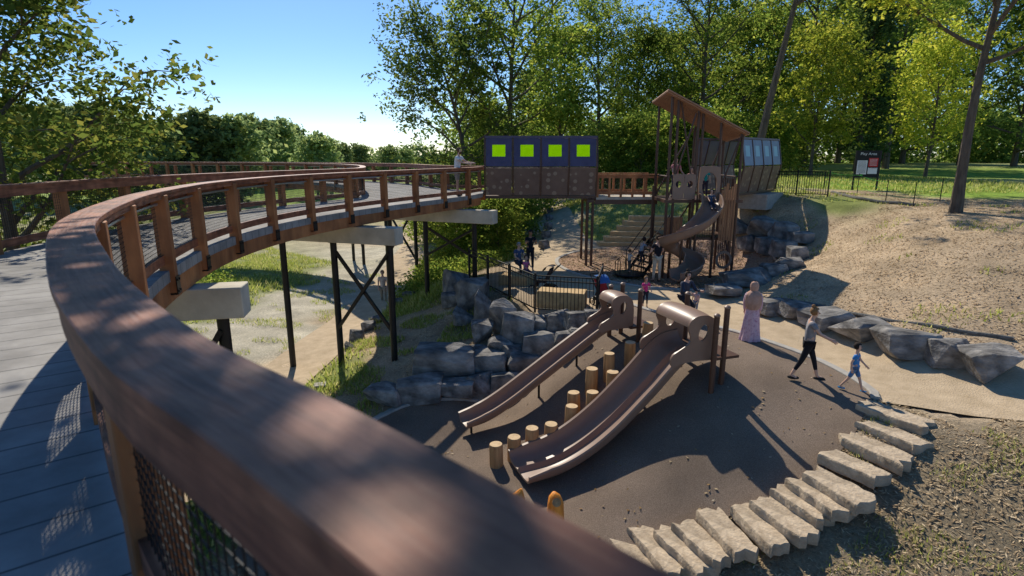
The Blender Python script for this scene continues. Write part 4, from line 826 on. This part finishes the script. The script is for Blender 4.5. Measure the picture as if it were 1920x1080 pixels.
# ---------------------------------------------------------------- strollers
def stroller(label,loc,rot,c1,c2):
    r=empty('stroller',label,'stroller',(0,0,0))
    for x,y,w in ((-.25,-.3,.13),(.25,-.3,.13),(0,.45,.11)):
        mb=MB(); mb.tube([(x,y+w*math.cos(t),w+w*math.sin(t)*.9+.01) for t in np.linspace(0,2*math.pi,17)],.025,6); wh=mb.build('wheel','black',r); mb=MB(); mb.lathe((x-.02,y,w),[(.05,0),(.05,.04)],10,axis='x'); mb.build('hub','pipe',wh)
    mb=MB()
    for s in (-.24,.24): mb.tube([(s,-.3,.13),(s*.9,-.1,.55),(s*.9,-.55,1.02)],.015,6); mb.tube([(s*.9,-.1,.55),(s*.2,.42,.12)],.015,6)
    mb.tube([(-.22,-.55,1.02),(.22,-.55,1.02)],.022,6); mb.build('frame','steel',r)
    mb=MB(); mb.slab([(-.2,.25,.42),(.2,.25,.42),(.2,-.1,.38),(-.2,-.1,.38)],(0,0,1),.06); mb.slab([(-.2,-.1,.40),(.2,-.1,.40),(.2,-.32,.9),(-.2,-.32,.9)],(0,1,.4),.06); mb.slab([(-.19,.25,.2),(.19,.25,.2),(.19,.25,.44),(-.19,.25,.44)],(0,1,0),.03); mb.build('seat',cloth(c1),r)
    vs=[];fs=[]
    for i in range(7):
        t=math.radians(-25+i*17)
        for x in (-.21,-.11,0,.11,.21): vs.append((x,-.27+.30*math.sin(t),.72+.30*math.cos(t)*(1-.8*x*x)))
    for i in range(6):
        for j in range(4): fs.append((i*5+j,i*5+j+1,i*5+j+6,i*5+j+5))
    mb=MB(); mb.add(vs,fs); mb.build('canopy',cloth(c2),r); mb=MB(); mb.box((0,-.2,.24),(.36,.36,.14)); mb.build('basket','black',r,bevel=.03)
    r.location=loc; r.rotation_euler=(0,0,rot)
stroller('blue and red stroller parked by the right end of the black fence',PZ(1132,575,0),3.6,(.5,.04,.04),(.05,.16,.42))
stroller('dark stroller parked inside the black fence behind the bench',V((1.15,20.2,.01)),1.2,(.03,.03,.04),(.02,.02,.03))
# ---------------------------------------------------------------- vegetation
def leaves(P,size,seedr,elong=1.5,upbias=.4):
    N=len(P); nr=seedr.normal(size=(N,3)); nr[:,2]+=upbias*np.sign(nr[:,2]); nr/=np.linalg.norm(nr,axis=1,keepdims=True); a=seedr.normal(size=(N,3)); a-=(a*nr).sum(1,keepdims=True)*nr; a/=np.linalg.norm(a,axis=1,keepdims=True); b=np.cross(nr,a)
    s=(size*(.6+.8*seedr.random(N)))[:,None]; v=np.stack([P+a*s*elong*.5,P+b*s*.42,P-a*s*elong*.5,P-b*s*.42],1).reshape(-1,3); return v,np.arange(4*N).reshape(N,4)
def make_tree(seed,h,spread,tr,nl,ls,cb,lm,nlimb=14,lean=(0,0),clump=.75,shape='round',name='tree',subs=4,bark='bark'):
    sr=np.random.default_rng(seed); rd=random.Random(seed); r=empty(name,'x','tree',(0,0,0)); mb=MB()
    T=[]
    for k in range(8):
        t=k/7; T.append(V((lean[0]*t**1.4+.25*math.sin(seed+t*5)*t, lean[1]*t**1.4+.25*math.cos(seed*2+t*4)*t, -.4+(h*.93+.4)*t)))
    mb.tube(T,[tr*(1.25 if k==0 else 1)*(1-k/7*.88) for k in range(8)],8)
    def tp(t): x=t*7; i=min(6,int(x)); return T[i].lerp(T[i+1],x-i)
    C=[]
    for i in range(nlimb):
        t=cb+(1-cb)*(i+.5)/nlimb; az=i*2.4+rd.uniform(-.4,.4); u=(t-cb)/(1-cb)
        if shape=='round': ln=spread*math.sqrt(max(.08,1-((u-.38)/.68)**2))
        elif shape=='narrow': ln=spread*(.95-.6*u)
        else: ln=spread*(1-.85*u)
        ln*=rd.uniform(.7,1.2); el=math.radians(rd.uniform(8,32)+38*u); p=tp(t*.96); pts=[p]; d=V((math.cos(az)*math.cos(el),math.sin(az)*math.cos(el),math.sin(el)))
        for k in range(5): d=(d+V((rd.uniform(-.22,.22),rd.uniform(-.22,.22),rd.uniform(-.08,.22)))).normalized(); p=p+d*ln/5; pts.append(p)
        r0=tr*(.5-.25*u); mb.tube(pts,[r0*(1-.17*k) for k in range(6)],5)
        C.append((pts[-1],1)); C.append((pts[4],1)); C.append((pts[3],.8))
        for s in range(subs):
            b=pts[2+s%4]; a2=az+rd.choice((-1,1))*rd.uniform(.5,1.3); e2=rd.uniform(-.15,.8); q=b+V((math.cos(a2)*math.cos(e2),math.sin(a2)*math.cos(e2),math.sin(e2)))*ln*rd.uniform(.28,.5); mb.tube([b,(b+q)/2+V((0,0,.08)),q],[r0*.35,r0*.22,r0*.08],4); C.append((q,1)); C.append(((b+q)/2,.6))
    C.append((T[-1],1.1))
    tk=mb.build('trunk',bark,r,fix=False); w=np.array([c[1]*rd.uniform(.3,1.7) for c in C]); ctr=np.array([tuple(c[0]) for c in C]); idx=sr.choice(len(C),nl,p=w/w.sum())
    tw=sr.normal(size=(len(C)*7,3))*clump*np.array([1,1,.62]); tw=tw.reshape(len(C),7,3); sub=sr.integers(0,7,nl)
    P=ctr[idx]+tw[idx,sub]+sr.normal(size=(nl,3))*clump*.3*np.array([1,1,.7]); v,f=leaves(P,np.full(nl,ls),sr)
    me=fastmesh('crown',v,f,lm); o=bpy.data.objects.new('crown',me); COL.objects.link(o); o.parent=r; return r
pA=make_tree(3,19,6.0,.30,14500,.19,.28,L_A,19,clump=.8,subs=6)
pA2=make_tree(11,15,5.4,.26,16500,.18,.22,L_B,18,lean=(-3.2,0),clump=.8,subs=5)
pB=make_tree(5,14,4.4,.22,13500,.21,.12,L_A,17,clump=.85,subs=5)
pB2=make_tree(8,15,4.6,.24,13500,.21,.10,L_B,17,clump=.85,subs=5)
pC=make_tree(9,20,2.6,.24,13000,.22,.08,L_C,24,shape='narrow',clump=.7)
pD=make_tree(12,11,3.6,.15,9000,.18,.2,L_D,17,clump=.7)
pS=make_tree(21,4.2,2.2,.06,8000,.14,.05,L_A,14,clump=.55,name='shrub')
pE=make_tree(31,14,5.0,.3,5000,.6,.12,L_E,14,clump=1.2,subs=3)
protos={'A':pA,'A2':pA2,'B':pB,'B2':pB2,'C':pC,'D':pD,'S':pS,'E':pE}; used=set()
def tree(k,px,d,sc,label,rot=None,sz=None):
    p=protos[k]; o=p if k not in used else copy_tree(p); used.add(k); x=(px-960)/F*(d*math.cos(TH)+.3); z=H(x,d)-.15; o.location=(x,d,z); o.scale=(sc,sc,sz or sc); o.rotation_euler=(0,0,random.uniform(0,6.28) if rot is None else rot); o['label']=label; o['category']='shrub' if k=='S' else 'tree'; o['group']='shrubs and undergrowth behind the playground' if k=='S' else ('distant trees across the meadow' if k=='E' else 'tall trees behind the playground')
for a in [('A',958,56,1.28,'tall open crowned tree with dark trunk behind the long tunnel'),('A2',893,52,1.14,'tree leaning left over the boardwalk beside the long tunnel',0.0),
 ('B',1050,64,1.2,'bushy green tree just right of the tall open tree'),('A',1118,68,1.02,'open crowned tree above the rail bridge'),('B2',1190,72,1.12,'green tree above the right half of the rail bridge'),
 ('A',1310,66,1.14,'tall tree directly behind the tower roof'),('B',1385,78,1.35,'bushy green tree right of the tower roof'),('A',1505,70,1.3,'tall tree rising right of the leaning trunk'),('C',1605,58,1.12,'tall dark narrow poplar above the park sign'),
 ('D',1520,48,1.0,'yellow green tree between the rear tunnel and park sign'),('D',1735,44,.9,'yellow green tree on the lawn at the right'),('B2',1690,84,1.5,'deep green tree in the far row right of the poplar'),('A',1800,72,1.25,'tall tree at the far right of the lawn'),('B2',1900,66,1.25,'large dark tree at the right edge'),('B',1440,90,1.6,'green tree in the far row behind the rear tunnel'),
 ('B2',1000,78,1.0,'deep green tree filling behind the long tunnel'),('B',905,66,.78,'small green tree left behind the long tunnel'),('B2',1255,90,1.35,'deep green tree in the far row left of the tower'),('B2',1570,92,1.7,'large deep green tree in the far row behind the poplar'),('A',1660,64,1.15,'tall open tree between the poplar and the right lawn tree'),('B',1335,94,1.6,'green tree in the furthest row behind the tower roof')]: tree(*a)
for i,(px,d,s) in enumerate([(800,46,.9),(840,42,1.0),(875,38,1.0),(915,40,.9),(955,44,1.0),(1000,46,1.1),(1150,50,1.2),(1200,48,1.2),(1240,52,1.3),(900,33,.8),(935,31,.7),(862,34,.8),(975,36,.6),(1290,50,1.2),(1330,54,1.3),(1440,56,1.2),(1480,60,1.2)]): tree('S',px,d,s,'%s leafy green shrub from the front in the undergrowth behind the tunnels'%ORDN[i])
for i,(px,d,s) in enumerate([(285,85,.85),(330,95,.75),(375,92,.95),(410,98,.9),(445,95,.9),(480,130,1.05),(520,140,1.05),(545,150,1.0),(592,105,.76),(640,190,.75),(675,200,.75),(728,160,.65),(760,190,.65),(230,100,.95),(180,90,1.0),(110,95,1.05),(40,100,1.1),(610,170,.85)]): tree('E',px,d,s,'%s distant green tree on the meadow edge at left'%ORDN[i])
def single(r,loc,label,rot=0,sc=1):
    r.location=loc; r.rotation_euler=(0,0,rot); r.scale=(sc,)*3; r['label']=label; r['category']='tree'
x=16.9; r=make_tree(41,13,4.4,.2,12000,.13,.46,L_D,14,clump=.6,lean=(.3,.2)); single(r,(x,22,H(x,22)),'dark trunked near tree on the right bank with yellow green leaves')
r=make_tree(44,19,5.0,.30,9000,.19,.6,L_A,12,lean=(3.0,0),clump=.8); x=443/F*36; single(r,(x,36,H(x,36)),'tall tree with a bare trunk leaning right behind the tower')
r=make_tree(52,14,3.7,.20,26000,.115,.2,L_N,22,clump=.5,lean=(.4,0),subs=5); single(r,(-11.9,13.5,H(-11.9,13.5)),'near leafy tree at the left edge beside the boardwalk')
r=make_tree(57,17.5,3.6,.26,4600,.15,.74,L_B,14,clump=.55,lean=(5.4,5.6)); single(r,(-9.4,5.4,H(-9.4,5.4)),'leaning tree left of the boardwalk whose crown hangs overhead')
def mass(name,label,pts,n,ls,lm,rad,zs):
    c=np.array(pts); k=rng.integers(0,len(c),n); P=c[k]+rng.normal(size=(n,3))*np.array([rad,rad*.5,zs]); P[:,2]=np.maximum(P[:,2],-2.5); v,f=leaves(P,np.full(n,ls),rng); me=fastmesh(name,v,f,lm); o=bpy.data.objects.new(name,me); COL.objects.link(o); finish(o,label,'woodland',kind='stuff')
mass('woodland','dense woodland closing the view behind the playground trees',[((px-960)/F*102,102+10*math.sin(px),3+z) for px in range(880,2050,26) for z in (0,3,6,8.5+2.5*math.sin(px*.02)) if not (z>7 and px<1150)],46000,.6,L_B,3.2,1.6)
mass('distant_woodland','low hazy woodland line along the far edge of the meadow',[((px-960)/F*260,260,z) for px in range(-60,900,12) for z in (-1,2,3.5+2.5*math.sin(px*.05)+2*math.sin(px*.13))],26000,1.3,L_E,3.5,1.2)
def blades(P,h,w,sr):
    N=len(P); t=sr.random(N)*6.28; a=np.stack([np.cos(t),np.sin(t),0*t],1)*(w*(.6+.8*sr.random(N)))[:,None]; tip=P+np.stack([sr.normal(size=N)*.35,sr.normal(size=N)*.35,np.ones(N)],1)*(h*(.5+sr.random(N)))[:,None]; v=np.stack([P-a,P+a,tip],1).reshape(-1,3); return v,np.arange(3*N).reshape(N,3)
def scatter(n,x0,x1,y0,y1,types,excl=True):
    x=rng.uniform(x0,x1,n); y=rng.uniform(y0,y1,n); m=np.isin(ntype(x,y),types)
    if excl: m&=~(inpoly(x,y,rub2)|inpoly(x,y,[(p.x,p.y) for p in cir])|inpoly(x,y,[(p.x,p.y) for p in pathp])|inpoly(x,y,[(p.x,p.y) for p in vpoly]))
    x=x[m];y=y[m]; return np.stack([x,y,HN(x,y)],1)
def stuff(name,label,cat,parts,lm):
    vs=[];fs=[];o=0
    for v,f in parts: vs.append(v); fs.append(f+o); o+=len(v)
    me=fastmesh(name,np.concatenate(vs),np.concatenate(fs),lm); ob=bpy.data.objects.new(name,me); COL.objects.link(ob); finish(ob,label,cat,kind='stuff')
def thin(P,th,sc=.5): m=np.array([noise.noise(V((a*sc,b*sc,3)))>th for a,b,_ in P]); return P[m]
P1=thin(scatter(80000,-26,-4,8,50,['w','g']),-.2,.6); P2=scatter(30000,-6,1,22,55,['w','g']); P3=scatter(26000,3,30,28,60,['g','l'])
P4=thin(scatter(24000,-6,0,13,24,['m','d','g']),.08,.8); P5=thin(scatter(30000,1.5,14,3,11,['d']),.12,1.1); P6=thin(scatter(20000,8,22,12,31,['m','g']),.25,.6); P7=thin(scatter(16000,-13,-7,10,34,['v','p']),.12,.7)
stuff('grass','green grass and weeds growing on the slopes and valley floor','grass',[blades(P1,.2,.025,rng),blades(P2,.24,.03,rng),blades(P3,.14,.035,rng),blades(P4,.12,.018,rng),blades(P5,.08,.009,rng),blades(P6,.10,.018,rng),blades(P7,.12,.015,rng)],L_G)
PW=thin(scatter(26000,-26,-5.5,8,40,['w']),-.1,.35); PW2=scatter(9000,-5.5,.2,24,48,['w']); PW=np.concatenate([PW,PW2]); PW=np.repeat(PW,3,0)+rng.normal(size=(len(PW)*3,3))*np.array([.15,.15,.0]); PW[:,2]+=rng.random(len(PW))**1.3*.75
stuff('weeds','waist high leafy weeds in the valley beside the boardwalk','weeds',[leaves(PW,np.full(len(PW),.10),rng)],L_A)
Pm=scatter(110000,-6,22,3,31,['m','d','v']); Pm[:,2]+=.02; Pn=scatter(26000,2,14,3,11,['d']); Pn[:,2]+=.025; stuff('straw_litter','loose straw and wood litter strewn over the mulched banks','litter',[leaves(Pm,np.full(len(Pm),.032),rng,3.0,3),leaves(Pn,np.full(len(Pn),.022),rng,4.0,3)],L_S)
x=rng.uniform(2,12.7,16000); y=rng.uniform(20.5,32.2,16000); m=inpoly(x,y,[(p.x,p.y) for p in cir]); Pc=np.stack([x[m],y[m],HN(x[m],y[m])+.045],1); stuff('wood_chips','loose wood chips covering the circle under the tower','wood chips',[leaves(Pc,np.full(len(Pc),.06),rng,1.8,3)],L_S)
x=rng.uniform(-5,8,620); y=rng.uniform(6.5,17,620); m=inpoly(x,y,rub2); Pl=np.stack([x[m],y[m],HN(x[m],y[m])+.05],1); stuff('fallen_leaves','small dry leaves scattered over the dark rubber surface','leaves',[leaves(Pl,np.full(len(Pl),.042),rng,1.4,4)],L_F)
# ---------------------------------------------------------------- light
AZ=math.radians(-17); EL=math.radians(42); S=V((math.sin(AZ)*math.cos(EL),math.cos(AZ)*math.cos(EL),math.sin(EL)))
sd=bpy.data.lights.new('sun','SUN'); sd.energy=5.0; sd.angle=math.radians(.5); sd.color=(1,.93,.80); so=bpy.data.objects.new('sun',sd); COL.objects.link(so); so.rotation_euler=S.to_track_quat('Z','Y').to_euler(); so.location=S*50
w=bpy.data.worlds.new('World'); scene.world=w; w.use_nodes=True; n=w.node_tree.nodes; l=w.node_tree.links
sk=n.new('ShaderNodeTexSky'); sk.sky_type='NISHITA'; sk.sun_disc=False; sk.sun_elevation=EL; sk.sun_rotation=AZ; sk.air_density=.75; sk.dust_density=.3; sk.ozone_density=4.0
hs=n.new('ShaderNodeHueSaturation'); hs.inputs['Saturation'].default_value=1.25; l.new(sk.outputs[0],hs.inputs['Color'])
l.new(hs.outputs[0],n['Background'].inputs[0]); n['Background'].inputs[1].default_value=.14
